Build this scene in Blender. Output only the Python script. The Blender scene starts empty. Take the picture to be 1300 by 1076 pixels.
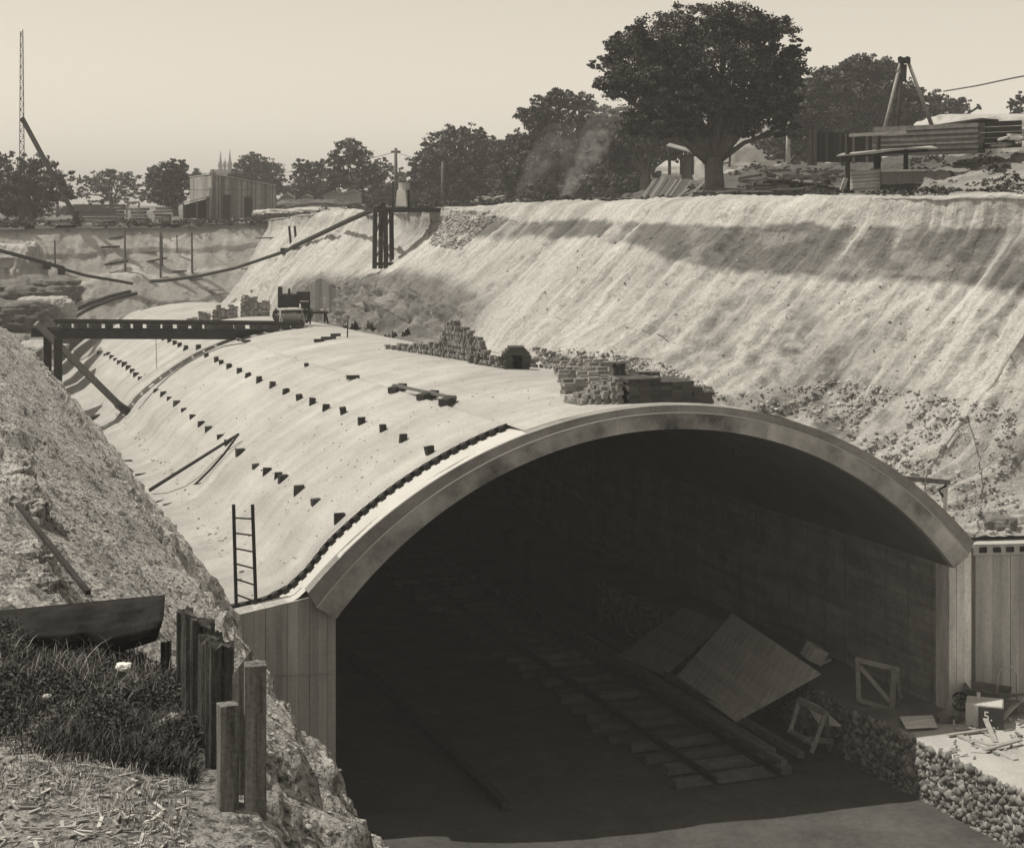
import bpy, bmesh, math, random
import numpy as np
from mathutils import Vector, Matrix, Quaternion
from mathutils.bvhtree import BVHTree
random.seed(7); rng = np.random.default_rng(7)
R = math.radians
scene = bpy.context.scene
# ------------------------------------------------------------------ camera
FPX, HY, CX = 2130.0, 265.0, 650.0
cam = bpy.data.cameras.new('camera'); camo = bpy.data.objects.new('camera', cam)
scene.collection.objects.link(camo); scene.camera = camo
camo.location = (0, 0, 0); camo.rotation_euler = (R(90), 0, 0)
cam.sensor_width = 36; cam.lens = 36 * FPX / 1300.0
cam.shift_x = 0; cam.shift_y = -(538 - HY) / 1300.0
cam.clip_start = 0.1; cam.clip_end = 4000
# ------------------------------------------------------------------ sky and sun
SUN_EL, SUN_AZ = 60.0, 180.0     # azimuth of the direction TO the sun, degrees counter-clockwise from +X
w = bpy.data.worlds.new('World'); scene.world = w; w.use_nodes = True
nt = w.node_tree; nt.nodes.clear()
sky = nt.nodes.new('ShaderNodeTexSky'); sky.sky_type = 'NISHITA'; sky.sun_disc = False
sky.sun_elevation = R(SUN_EL); sky.sun_rotation = R(90 - SUN_AZ)
sky.dust_density = 1.0; sky.air_density = 1.0; sky.ozone_density = 1.0; sky.altitude = 30
bw = nt.nodes.new('ShaderNodeRGBToBW'); nt.links.new(sky.outputs[0], bw.inputs[0])
tint = nt.nodes.new('ShaderNodeMix'); tint.data_type = 'RGBA'; tint.blend_type = 'MULTIPLY'
tint.inputs[0].default_value = 1
nt.links.new(bw.outputs[0], tint.inputs[6]); tint.inputs[7].default_value = (1.10, 1.0, 0.84, 1)
bg = nt.nodes.new('ShaderNodeBackground'); bg.inputs[1].default_value = 0.14
out = nt.nodes.new('ShaderNodeOutputWorld')
nt.links.new(tint.outputs[2], bg.inputs[0]); nt.links.new(bg.outputs[0], out.inputs[0])
sl = bpy.data.lights.new('sun', 'SUN'); sl.energy = 3.6; sl.angle = R(0.55); sl.color = (1.0, 0.935, 0.825)
so = bpy.data.objects.new('sun', sl); scene.collection.objects.link(so)
sd = Vector((math.cos(R(SUN_AZ)) * math.cos(R(SUN_EL)), math.sin(R(SUN_AZ)) * math.cos(R(SUN_EL)), math.sin(R(SUN_EL))))
so.rotation_euler = sd.to_track_quat('Z', 'Y').to_euler()
scene.view_settings.view_transform = 'Standard'; scene.view_settings.look = 'None'
scene.view_settings.exposure = 0.17; scene.view_settings.gamma = 1.0
# ------------------------------------------------------------------ frames
U = np.array([-.3282, .9446]); V = np.array([.9446, .3282])      # tunnel axis, tunnel cross direction
S0, CA, SPR, GR, SPAN = 30.35, 7.11, -7.57, 0.020, 13.3
def F(c, s, z): return Vector((c * V[0] + s * U[0], c * V[1] + s * U[1], z))
def at(px, py, Y): return Vector(((px - CX) / FPX * Y, Y, -(py - HY) / FPX * Y))
def onz(px, py, z): return at(px, py, -z * FPX / (py - HY))
def ons(px, py, s):
    dx = (px - CX) / FPX
    return at(px, py, s / (U[0] * dx + U[1]))
def cs(p): return (p[0] * V[0] + p[1] * V[1], p[0] * U[0] + p[1] * U[1])
def spring(s): return SPR - GR * (s - S0)
# ------------------------------------------------------------------ noise
def _h(ix, iy, iz, seed):
    h = (ix * 374761393 + iy * 668265263 + iz * 2147483647 + seed * 974634777) & 0xFFFFFFFF
    h = ((h ^ (h >> 13)) * 1274126177) & 0xFFFFFFFF
    h = h ^ (h >> 16)
    return (h & 0xFFFF) / 65535.0
def vnoise(P, seed=0):
    P = np.asarray(P, float); i = np.floor(P).astype(np.int64); f = P - i; f = f * f * (3 - 2 * f)
    r = 0
    for dx in (0, 1):
        wx = f[..., 0] if dx else 1 - f[..., 0]
        for dy in (0, 1):
            wy = f[..., 1] if dy else 1 - f[..., 1]
            for dz in (0, 1):
                wz = f[..., 2] if dz else 1 - f[..., 2]
                r = r + wx * wy * wz * _h(i[..., 0] + dx, i[..., 1] + dy, i[..., 2] + dz, seed)
    return r
def fbm(P, o=4, seed=0):
    P = np.asarray(P, float); a = 1; t = 0; r = 0
    for k in range(o):
        r = r + a * (vnoise(P * 2 ** k + 17.3 * k, seed + k) - .5); t += a; a *= .52
    return r / t * 2
def sm(a, b, x): 
    t = np.clip((x - a) / (b - a), 0, 1); return t * t * (3 - 2 * t)
# ------------------------------------------------------------------ object helpers
WL = {}
def wloc(o): return WL.get(o.name, Vector((0, 0, 0))) if o else Vector((0, 0, 0))
def tag(o, label=None, cat=None, group=None, kind=None):
    if label: o['label'] = label
    if cat: o['category'] = cat
    if group: o['group'] = group
    if kind: o['kind'] = kind
    return o
def thing(name, loc, label, cat, group=None):
    o = bpy.data.objects.new(name, None); scene.collection.objects.link(o)
    o.location = loc; o.empty_display_size = .2; WL[o.name] = Vector(loc)
    return tag(o, label, cat, group)
def link(name, me, mat, parent, loc):
    o = bpy.data.objects.new(name, me); scene.collection.objects.link(o)
    WL[o.name] = Vector(loc)
    o.location = Vector(loc) - wloc(parent)
    if parent: o.parent = parent
    if mat: me.materials.append(mat)
    return o
def npmesh(name, co, faces, mat=None, parent=None, shade=None, smooth=False, tri=False):
    """co (N,3), faces (M,k) array -> one mesh object"""
    co = np.asarray(co, np.float64); faces = np.asarray(faces, np.int32)
    loc = Vector(((co[:, 0].min() + co[:, 0].max()) / 2, (co[:, 1].min() + co[:, 1].max()) / 2, co[:, 2].min()))
    me = bpy.data.meshes.new(name); k = faces.shape[1]
    me.vertices.add(len(co)); me.vertices.foreach_set('co', (co - np.array(loc)).astype(np.float32).ravel())
    me.loops.add(faces.size); me.loops.foreach_set('vertex_index', faces.ravel())
    me.polygons.add(len(faces)); me.polygons.foreach_set('loop_start', np.arange(0, faces.size, k, dtype=np.int32))
    me.polygons.foreach_set('loop_total', np.full(len(faces), k, np.int32))
    if smooth: me.polygons.foreach_set('use_smooth', np.ones(len(faces), bool))
    a = me.attributes.new('shade', 'FLOAT', 'POINT')
    a.data.foreach_set('value', (np.ones(len(co)) if shade is None else np.asarray(shade)).astype(np.float32))
    me.update(calc_edges=True); me.validate()
    return link(name, me, mat, parent, loc)
class MB:
    def __init__(s): s.v = []; s.f = []; s.sh = []
    def add(s, vs, fs, shade=None):
        b = len(s.v); s.v += [Vector(p) for p in vs]; s.f += [tuple(b + i for i in q) for q in fs]
        s.sh += [random.uniform(.8, 1.2) if shade is None else shade] * len(vs); return s
    def box(s, c, size, rot=None, shade=None, jit=0):
        c = Vector(c); hx, hy, hz = [k / 2 for k in size]
        vs = []
        for x, y, z in ((-1, -1, -1), (1, -1, -1), (1, 1, -1), (-1, 1, -1), (-1, -1, 1), (1, -1, 1), (1, 1, 1), (-1, 1, 1)):
            p = Vector((x * hx, y * hy, z * hz))
            if jit: p += Vector([random.uniform(-jit, jit) for _ in range(3)])
            if rot: p = rot @ p
            vs.append(c + p)
        return s.add(vs, [(0, 3, 2, 1), (4, 5, 6, 7), (0, 1, 5, 4), (1, 2, 6, 5), (2, 3, 7, 6), (3, 0, 4, 7)], shade)
    def beam(s, a, b, w, h, up=(0, 0, 1), shade=None, jit=0):
        a = Vector(a); b = Vector(b); d = (b - a); L = d.length; d.normalize()
        up = Vector(up)
        if abs(d.dot(up)) > .98: up = Vector((V[0], V[1], 0))
        x = d.cross(up).normalized(); z = x.cross(d).normalized()
        m = Matrix((x, d, z)).transposed()
        return s.box((a + b) / 2, (w, L, h), m, shade, jit)
    def tube(s, a, b, r0, r1=None, n=10, shade=None, caps=True):
        return s.path([a, b], [r0, r0 if r1 is None else r1], n, shade, caps)
    def path(s, pts, rad, n=8, shade=None, caps=True):
        pts = [Vector(p) for p in pts]
        if not hasattr(rad, '__len__'): rad = [rad] * len(pts)
        vs = []; x = None
        for i, p in enumerate(pts):
            d = (pts[min(i + 1, len(pts) - 1)] - pts[max(i - 1, 0)]).normalized()
            if x is None: x = d.orthogonal().normalized()
            x = (x - d * x.dot(d)).normalized(); y = d.cross(x)
            for k in range(n):
                a = 2 * math.pi * k / n; vs.append(p + rad[i] * (math.cos(a) * x + math.sin(a) * y))
        fs = [(i * n + k, i * n + (k + 1) % n, (i + 1) * n + (k + 1) % n, (i + 1) * n + k) for i in range(len(pts) - 1) for k in range(n)]
        if caps: fs += [tuple(reversed(range(n))), tuple(range((len(pts) - 1) * n, len(pts) * n))]
        return s.add(vs, fs, shade)
    def prism(s, poly, d, shade=None):
        """poly: 3D points of a face; d: thickness vector"""
        n = len(poly); d = Vector(d); poly = [Vector(p) for p in poly]
        vs = poly + [p + d for p in poly]
        fs = [tuple(range(n)), tuple(reversed(range(n, 2 * n)))] + [(i, i + n, (i + 1) % n + n, (i + 1) % n) for i in range(n)]
        return s.add(vs, fs, shade)
    def build(s, name, mat, parent=None, smooth=False, bevel=0, fix=True):
        xs = [p.x for p in s.v]; ys = [p.y for p in s.v]; zs = [p.z for p in s.v]
        loc = Vector(((min(xs) + max(xs)) / 2, (min(ys) + max(ys)) / 2, min(zs)))
        me = bpy.data.meshes.new(name); me.from_pydata([p - loc for p in s.v], [], s.f)
        a = me.attributes.new('shade', 'FLOAT', 'POINT'); a.data.foreach_set('value', s.sh)
        if fix:
            bm = bmesh.new(); bm.from_mesh(me); bmesh.ops.recalc_face_normals(bm, faces=bm.faces); bm.to_mesh(me); bm.free()
        if smooth:
            for p in me.polygons: p.use_smooth = len(p.vertices) == 4
        o = link(name, me, mat, parent, loc)
        if bevel:
            m = o.modifiers.new('bevel', 'BEVEL'); m.width = bevel; m.segments = 1; m.limit_method = 'ANGLE'
        return o
# ------------------------------------------------------------------ materials
MATS = {}
def mat(name, g, var=.35, scale=3.0, rough=.9, bump=.3, bscale=30.0, fine=.2, stretch=None, spots=None, coord='world', spec=.2, bdist=.02, streak=None, tint=(1.01, 1.0, .965)):
    """grey procedural surface: large mottling + fine grain + bump; g = linear albedo"""
    m = bpy.data.materials.new(name); m.use_nodes = True; n = m.node_tree.nodes; l = m.node_tree.links
    bs = n['Principled BSDF']; bs.inputs['Roughness'].default_value = rough; bs.inputs['Specular IOR Level'].default_value = spec
    if coord == 'world': src = n.new('ShaderNodeNewGeometry').outputs['Position']
    else: src = n.new('ShaderNodeTexCoord').outputs['Object']
    if stretch:
        # rotate into tunnel frame then stretch (cross, along, up)
        mp = n.new('ShaderNodeMapping'); mp.inputs['Rotation'].default_value = (0, 0, -math.atan2(V[1], V[0]))
        l.new(src, mp.inputs[0]); m2 = n.new('ShaderNodeMapping'); m2.inputs['Scale'].default_value = stretch
        l.new(mp.outputs[0], m2.inputs[0]); vec = m2.outputs[0]
    else: vec = src
    def noise(v, sc, det=4, ro=.6):
        t = n.new('ShaderNodeTexNoise'); t.inputs['Scale'].default_value = sc; t.inputs['Detail'].default_value = det
        t.inputs['Roughness'].default_value = ro; l.new(v, t.inputs['Vector']); return t.outputs['Fac']
    def mth(op, a, b=None, clamp=False):
        k = n.new('ShaderNodeMath'); k.operation = op; k.use_clamp = clamp
        for i, x in enumerate((a, b)):
            if x is None: continue
            if isinstance(x, (int, float)): k.inputs[i].default_value = x
            else: l.new(x, k.inputs[i])
        return k.outputs[0]
    big = mth('MULTIPLY', mth('SUBTRACT', noise(vec, scale), .5), var * 4)
    fn = mth('MULTIPLY', mth('SUBTRACT', noise(src, bscale, 5, .7), .5), fine * 4)
    f = mth('MAXIMUM', mth('ADD', mth('ADD', big, fn), 1.0), .12)
    at_ = n.new('ShaderNodeAttribute'); at_.attribute_name = 'shade'
    f = mth('MULTIPLY', f, at_.outputs['Fac'])
    if streak:  # streaks that run one way in the tunnel frame (cross, along, up)
        mp = n.new('ShaderNodeMapping'); mp.inputs['Rotation'].default_value = (0, 0, -math.atan2(V[1], V[0])); l.new(src, mp.inputs[0])
        m2 = n.new('ShaderNodeMapping'); m2.inputs['Scale'].default_value = streak[0]; l.new(mp.outputs[0], m2.inputs[0])
        f = mth('MULTIPLY', f, mth('ADD', mth('MULTIPLY', mth('SUBTRACT', noise(m2.outputs[0], 1.0, 6, .7), .5), streak[1] * 5), 1.0))
    if spots:   # (scale, threshold, darkness) dark flecks
        for (sc, th, dk) in spots:
            vv = noise(src, sc, 3, .55)
            r = n.new('ShaderNodeMapRange'); r.inputs['From Min'].default_value = th; r.inputs['From Max'].default_value = th + .06
            r.inputs['To Min'].default_value = 1; r.inputs['To Max'].default_value = dk; l.new(vv, r.inputs['Value'])
            f = mth('MULTIPLY', f, r.outputs[0])
    val = mth('MULTIPLY', f, g)
    mx = n.new('ShaderNodeVectorMath'); mx.operation = 'SCALE'; mx.inputs[0].default_value = tint; l.new(val, mx.inputs['Scale'])
    l.new(mx.outputs[0], bs.inputs['Base Color'])
    if bump:
        b = n.new('ShaderNodeBump'); b.inputs['Strength'].default_value = bump; b.inputs['Distance'].default_value = bdist
        l.new(noise(vec if stretch else src, bscale * .7, 6, .65), b.inputs['Height']); l.new(b.outputs[0], bs.inputs['Normal'])
    MATS[name] = m; return m
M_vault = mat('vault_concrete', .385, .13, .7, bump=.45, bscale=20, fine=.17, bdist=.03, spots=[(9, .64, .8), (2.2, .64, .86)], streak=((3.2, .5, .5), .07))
M_ring = mat('ring_concrete', .34, .85, 1.1, bump=.2, bscale=20, fine=.12)
M_inner = mat('inner_wall_boards', .30, .35, 1.2, bump=.3, bscale=8, fine=.2, streak=((.2, .25, 5), .2))  # paler than the soffit: bounce light from the ledge put into the colour
M_abut = mat('board_concrete', .38, .3, 1.6, bump=.3, bscale=12, fine=.14, stretch=(2.2, 2.2, .25))
M_wall = mat('shuttered_concrete', .26, .35, 1.2, bump=.25, bscale=14, fine=.2)
M_strip = mat('smooth_screed', .50, .10, 1.5, bump=.1, bscale=20, fine=.08)
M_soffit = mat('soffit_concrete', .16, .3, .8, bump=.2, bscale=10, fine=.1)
M_bank = mat('clay_bank', .40, .08, .8, bump=.8, bscale=11, fine=.24, bdist=.09, spots=[(2.0, .63, .78), (6, .63, .76)], streak=((.13, 7.5, .15), .26))
M_lbank = mat('rubble_bank', .44, .34, 2.2, bump=1.0, bscale=22, fine=.62, bdist=.08, spots=[(6, .56, .45), (15, .55, .38), (34, .56, .5)])
M_end = mat('far_cut_face', .40, .25, .45, bump=.7, bscale=3, fine=.2, bdist=.12, spots=[(1.3, .6, .6)])
M_soil = mat('dark_topsoil', .13, .3, .35, bump=.6, bscale=4, fine=.3, bdist=.08)
M_fore = mat('litter_ground', .24, .34, 2.2, bump=.8, bscale=30, fine=.4, bdist=.04, spots=[(13, .55, .4)])
M_bench = mat('trodden_earth', .33, .2, .9, bump=.4, bscale=9, fine=.14, bdist=.05, spots=[(5, .64, .6)])
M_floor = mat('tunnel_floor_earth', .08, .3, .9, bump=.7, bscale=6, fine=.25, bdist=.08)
M_ledge = mat('ledge_concrete', .42, .12, 1.2, bump=.3, bscale=16, fine=.15)
M_brick = mat('brick', .17, .25, 2.0, bump=.3, bscale=40, fine=.2)
M_brickl = mat('pale_brick', .21, .25, 2.0, bump=.3, bscale=40, fine=.2)
M_brickd = mat('dark_block', .045, .3, 3.0, bump=.2, bscale=40, fine=.2)
M_dark = mat('tarred_timber', .035, .4, 4, bump=.3, bscale=30, fine=.3)
M_wood = mat('weathered_timber', .12, .35, 5, bump=.4, bscale=20, fine=.25, stretch=(3, 3, .6))
M_shed = mat('shed_boards', .21, .3, 3, bump=.2, bscale=10, fine=.15)
M_woodl = mat('pale_timber', .30, .25, 5, bump=.3, bscale=25, fine=.2)
M_post = mat('split_post_timber', .075, .9, 26, bump=1.0, bscale=50, fine=.5, stretch=(1, 1, .06), bdist=.04)
M_postl = mat('sawn_post_timber', .16, .8, 24, bump=.8, bscale=45, fine=.45, stretch=(1, 1, .05), bdist=.02)
M_iron = mat('dark_iron', .03, .4, 5, rough=.6, bump=.1, fine=.2, spec=.4)
M_sheet = mat('tarred_sheet', .018, .6, 4, rough=.9, bump=.3, bscale=20, fine=.5, spec=.1)
M_tin = mat('galvanised_sheet', .32, .25, 2, rough=.6, bump=.1, fine=.15, spec=.4)
M_leaf = mat('foliage', .055, .5, .6, bump=0, fine=.3, rough=.7)
M_leafs = mat('foliage_sparse', .07, .4, .8, bump=0, fine=.3, rough=.7)
M_bark = mat('bark', .10, .3, 3, bump=.6, bscale=12, fine=.3)
M_grass = mat('weeds', .05, .5, 6, bump=0, fine=.3, rough=.7)
M_stone = mat('rubble_stone', .34, .3, 4, bump=.6, bscale=14, fine=.25)
M_rock = mat('ledge_rock', .15, .35, 1.2, bump=.9, bscale=5, fine=.3, bdist=.1, spots=[(3, .58, .5)])
M_white = mat('white_paint', .75, .05, 3, bump=0, fine=.04)
M_slate = mat('slate_board', .05, .2, 3, bump=.1, fine=.1)
M_panel = mat('form_panel_timber', .50, .25, 2.4, bump=.2, bscale=20, fine=.2, stretch=(.6, 4, 1))
M_spoil = mat('pale_spoil', .40, .16, .5, bump=.7, bscale=3, fine=.15, bdist=.1)
M_church = mat('sandstone', .16, .1, .5, bump=0, fine=.05)
# ------------------------------------------------------------------ terrain lofts
SOLIDS = []       # (verts, faces) for ray casting
def loft(name, stations, nseg, svals, mat_, disp, shade, label, flip=False, smooth=True):
    """stations: [(s, [(c,z)...])], interpolated to every s in svals; nseg: subdivisions per profile segment"""
    ss = np.array([a for a, _ in stations]); C = np.array([[p for p in q] for _, q in stations], float)
    svals = np.asarray(svals); K = C.shape[1]
    prof = np.zeros((len(svals), K, 2))
    for k in range(K):
        for j in range(2): prof[:, k, j] = np.interp(svals, ss, C[:, k, j])
    cols = []
    for k in range(K - 1):
        for t in range(nseg[k]): cols.append(prof[:, k] * (1 - t / nseg[k]) + prof[:, k + 1] * (t / nseg[k]))
    cols.append(prof[:, -1]); P = np.stack(cols, 1)          # (S, N, 2)
    s2 = np.repeat(svals[:, None], P.shape[1], 1)
    X = P[..., 0] * V[0] + s2 * U[0]; Y = P[..., 0] * V[1] + s2 * U[1]
    G = np.stack([X, Y, P[..., 1]], -1)
    return gridmesh(name, G, mat_, disp, shade, label, P[..., 0], s2, smooth)
def gridmesh(name, G, mat_, disp, shade, label, Cc=None, Ss=None, smooth=True, kind='structure', parent=None):
    du = np.gradient(G, axis=0); dv = np.gradient(G, axis=1); N = np.cross(du, dv)
    N /= np.linalg.norm(N, axis=-1, keepdims=True) + 1e-9
    N *= np.where(np.mean(N[..., 2]) < 0, -1, 1)
    if Cc is None: Cc = G[..., 0] * V[0] + G[..., 1] * V[1]; Ss = G[..., 0] * U[0] + G[..., 1] * U[1]
    if disp is not None: G = G + N * disp(G, Cc, Ss)[..., None]
    sh = shade(G, Cc, Ss).ravel() if shade is not None else None
    a, b = G.shape[:2]; idx = np.arange(a * b).reshape(a, b)
    Fc = np.stack([idx[:-1, :-1], idx[1:, :-1], idx[1:, 1:], idx[:-1, 1:]], -1).reshape(-1, 4)
    fn = np.cross(G[1, 0] - G[0, 0], G[0, 1] - G[0, 0])
    mid = np.cross(du, dv).reshape(-1, 3).mean(0)
    if mid[2] < 0: Fc = Fc[:, ::-1]
    co = G.reshape(-1, 3)
    o = npmesh(name, co, Fc, mat_, parent, sh, smooth)
    if kind: o['kind'] = kind
    if label: o['label'] = label; o['category'] = name.replace('_', ' ')
    SOLIDS.append((co, Fc)); return o
def gs(a, b, n, p=1.6): return a + (b - a) * np.linspace(0, 1, n) ** p

# left bank (near the camera) --------------------------------------------------
NP = 9
def lst(s, sh):   # sh: 1 = foreground shelf
    a = (1.55, -3.0) if sh > .5 else (0.35, -2.95)
    if 0 < sh < .5: a = (.9, -3.0)
    return (s, [(-300, -1.2), (-14, -1.6), (-4, -2.4), (-.2, -2.85), a, (a[0] + .45 if sh > .5 else a[0] + .7, -3.42 if sh > .5 else -3.35), (3.25, -5.0), (3.6, -5.42), (5.25, -7.35) if s > 29 else (4.2, -7.2), (5.5, -12.2)])
stL = [lst(-20, 1), lst(10.2, 1), lst(12.2, .3), lst(15, 0), lst(28, 0), lst(30.4, 0), lst(60, 0),
       (74, [(-300, -1.2), (-14, -1.2), (-6, -1.6), (-2, -2.6), (0, -3.4), (1.5, -3.9), (3.25, -5.4), (3.75, -6.0), (5.2, -8.2), (5.5, -12.4)]),
       (84, [(-300, -1.2), (-14, -1.1), (-6, -1.3), (-3, -1.7), (-1, -2.2), (1.0, -4.4), (2.6, -5.6), (3.9, -7.0), (4.8, -9.4), (5.5, -12.4)]),
       (109, [(-300, -1.2), (-14, -1.1), (-6, -1.2), (-3, -1.2), (-1, -1.4), (1.0, -3.4), (2.6, -5.6), (3.9, -7.0), (4.8, -9.4), (5.5, -12.4)])]
def dispL(G, c, s):
    near = sm(-14, -2, c)
    a = .16 * fbm(G * .9, 4, 3) + .10 * np.abs(fbm(G * np.array([2.6, 2.6, 2.6]), 4, 9)) + .10 * fbm(G * 8, 3, 21) + .12 * sm(.15, .4, fbm(G * 1.6, 4, 29))
    fore = sm(13.5, 11.5, s) * sm(2.0, 1.4, c)
    return near * a * (1 - .7 * fore)
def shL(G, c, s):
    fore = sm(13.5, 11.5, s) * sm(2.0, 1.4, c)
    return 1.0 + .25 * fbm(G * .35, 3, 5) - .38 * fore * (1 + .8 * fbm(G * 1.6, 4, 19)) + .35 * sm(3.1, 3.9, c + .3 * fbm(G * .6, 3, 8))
svL = np.concatenate([np.linspace(-20, 4, 12), 4 + (109 - 4) * np.linspace(0.002, 1, 460) ** 1.9])
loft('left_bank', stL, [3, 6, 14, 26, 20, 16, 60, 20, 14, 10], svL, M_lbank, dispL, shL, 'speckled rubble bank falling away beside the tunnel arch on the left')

# right bank -------------------------------------------------------------------
def zoutR(wv):
    t = abs(wv - 6.65); return 3.68 - 9.7 + math.sqrt(max(9.7 ** 2 - t * t, 0)) if t < 7 else .4
def rst(s, toe, mid, up, crest, b1, b2, z3=None):
    c0 = toe[0] - 1.0
    return (s, [(c0, zoutR(c0 - 7.11) + spring(s) - .22), toe, mid, up, crest, b1, b2, (46, b2[1]), (62, b2[1] - .2)])
stR = [rst(30.9, (20.95, -7.05), (25.5, -7.0), (28.5, -3.5), (31.0, .35), (33, .5), (38, 1.95)),
       rst(33.5, (20.4, -6.6), (22.4, -5.3), (25.6, -1.4), (26.9, .35), (30, .5), (37, 1.95)),
       rst(38, (18.9, -5.3), (21.0, -4.2), (23.9, -1.2), (25.0, .33), (30, .5), (37, 1.95)),
       rst(46, (17.2, -4.62), (18.7, -3.7), (21.6, -.9), (22.7, .3), (29.5, .4), (37, 1.95)),
       rst(52, (16.9, -4.65), (18.2, -3.6), (21.1, -.9), (22.2, .22), (29.5, .35), (37, 2.0)),
       rst(56, (16.8, -4.7), (17.8, -3.6), (20.9, -.9), (21.9, .2), (30, .25), (37, 2.0)),
       rst(60, (16.8, -4.7), (17.6, -3.3), (20.7, -.9), (21.7, .15), (30, .25), (37, 2.0)),
       rst(74, (16.8, -5.0), (17.5, -3.1), (20.3, -1.1), (21.3, .02), (30, .05), (37, 1.9)),
       rst(84, (17.0, -5.3), (17.6, -3.9), (20.2, -1.2), (21.2, -.1), (30, 0), (37, .6)),
       rst(98, (17.2, -5.7), (18.0, -4.6), (20.6, -1.6), (21.6, -.25), (30, -.2), (37, -.1)),
       rst(112, (17.2, -6.0), (17.9, -5.0), (19.8, -2.0), (20.8, -.75), (30, -.4), (37, -.2))]
def crc(s): return np.interp(s, [30.9, 33.5, 38, 46, 52, 60, 74, 98, 112], [31, 26.9, 25, 22.7, 22.2, 21.7, 21.3, 21.6, 20.8])
def dispR(G, c, s):
    slope = sm(16.5, 18.0, c) * (1 - sm(crc(s) - .5, crc(s) + .2, c)) * sm(20.9, 22.2, c + 1.1 * np.maximum(0, s - 32))
    q = np.stack([s * 1.3 + G[..., 2] * .1, G[..., 2] * .2, c * .1], -1)
    a = .20 * fbm(q, 4, 31) + .17 * fbm(q * np.array([3.6, 2, 2]), 4, 35) - .12 * sm(.2, .45, fbm(q * np.array([2.2, 1.5, 1]), 3, 37)) - .13 * sm(.90, 1.0, 1 - np.abs(fbm(q * np.array([1.7, .9, 1]) + .15 * fbm(G * 1.2, 2, 6)[..., None], 3, 38))) + .03 * fbm(G * 3.2, 3, 39)
    foot = sm(22.5, 19.5, c) * sm(46, 34, s)
    cliff = sm(18.6, 17.6, c) * sm(52, 57, s) * sm(88, 80, s)
    slope = np.maximum(slope, cliff)
    rub = np.abs(fbm(G * 1.5, 4, 40)) * (.10 + .85 * foot + .9 * cliff) + foot * .22 * np.abs(fbm(G * 4, 3, 41)) + cliff * .45 * fbm(G * .7, 4, 43) + .05 * fbm(G * 6, 3, 77)
    ped = .12 * fbm(G * .8, 4, 50) + .06 * fbm(G * 5, 2, 52)
    und = .9 * fbm(np.stack([s * .11, c * .04, G[..., 2] * .02], -1), 2, 91)
    return slope * (a + rub * .7 + und) + (1 - slope) * ped * (1 + 1.5 * sm(28, 32, c))
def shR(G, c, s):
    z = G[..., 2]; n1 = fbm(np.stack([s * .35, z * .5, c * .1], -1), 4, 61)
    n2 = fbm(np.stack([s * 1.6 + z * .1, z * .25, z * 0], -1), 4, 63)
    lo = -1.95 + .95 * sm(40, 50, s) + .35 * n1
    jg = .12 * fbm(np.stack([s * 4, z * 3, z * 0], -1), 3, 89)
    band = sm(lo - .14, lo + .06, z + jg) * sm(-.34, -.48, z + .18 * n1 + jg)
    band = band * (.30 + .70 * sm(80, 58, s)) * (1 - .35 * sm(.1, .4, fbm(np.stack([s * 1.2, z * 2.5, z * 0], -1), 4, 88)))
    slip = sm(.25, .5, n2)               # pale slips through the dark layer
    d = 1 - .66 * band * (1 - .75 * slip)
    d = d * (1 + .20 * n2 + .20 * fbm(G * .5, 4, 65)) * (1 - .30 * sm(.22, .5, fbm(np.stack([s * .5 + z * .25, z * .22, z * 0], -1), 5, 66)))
    foot = sm(23.4, 21, c) * sm(48, 36, s); d = d * (1 - foot * (.12 + .5 * sm(.0, .35, fbm(G * 2.2, 4, 71)))); d = d * (1 - .38 * sm(.28, .45, fbm(G * .8, 3, 72)) * sm(-.05, .25, fbm(G * 4.5, 2, 73)))  # rubble foot: crevice shade painted in as dark noise patches
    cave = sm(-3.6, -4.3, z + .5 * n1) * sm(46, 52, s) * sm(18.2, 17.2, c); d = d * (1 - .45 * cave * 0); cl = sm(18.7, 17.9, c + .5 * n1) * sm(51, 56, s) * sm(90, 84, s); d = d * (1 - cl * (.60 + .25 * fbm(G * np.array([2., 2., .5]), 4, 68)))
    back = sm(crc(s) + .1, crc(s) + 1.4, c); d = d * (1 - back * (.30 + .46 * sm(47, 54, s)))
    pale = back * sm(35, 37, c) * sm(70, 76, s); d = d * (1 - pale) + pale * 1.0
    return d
svR = 30.9 + (112 - 30.9) * np.linspace(0, 1, 520) ** 1.35
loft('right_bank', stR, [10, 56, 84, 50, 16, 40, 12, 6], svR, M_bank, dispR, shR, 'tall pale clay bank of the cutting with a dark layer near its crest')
# end wall of the cutting ------------------------------------------------------
cc = np.linspace(-4, 26, 220); hh = np.linspace(0, 1, 70)
topz = np.interp(cc, [-4, 0, 3, 6, 14, 20, 23, 26], [-1.5, -1.45, -1.35, -1.25, -1.2, -.95, -.8, -.7])
Cg, Hg = np.meshgrid(cc, hh, indexing='ij'); Z = topz[:, None] * (1 - Hg) + (-9.5) * Hg; Sg = 109.5 - Hg * 5.2
G = np.stack([Cg * V[0] + Sg * U[0], Cg * V[1] + Sg * U[1], Z], -1)
gridmesh('end_bank', G, M_end, lambda G, c, s: .16 * fbm(G * .35, 4, 14) + .12 * fbm(np.stack([c * 1.6, s * .2, G[..., 2] * .6], -1), 4, 15) + .12 * sm(.0, .2, np.sin(G[..., 2] * 2.2 + fbm(G * .3, 3, 8) * 2)),
         lambda G, c, s: (1 + .3 * fbm(G * .5, 4, 90)) * (1 - .35 * sm(-1.75, -1.35, G[..., 2])), 'grey cut face closing the far end of the cutting')
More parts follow.
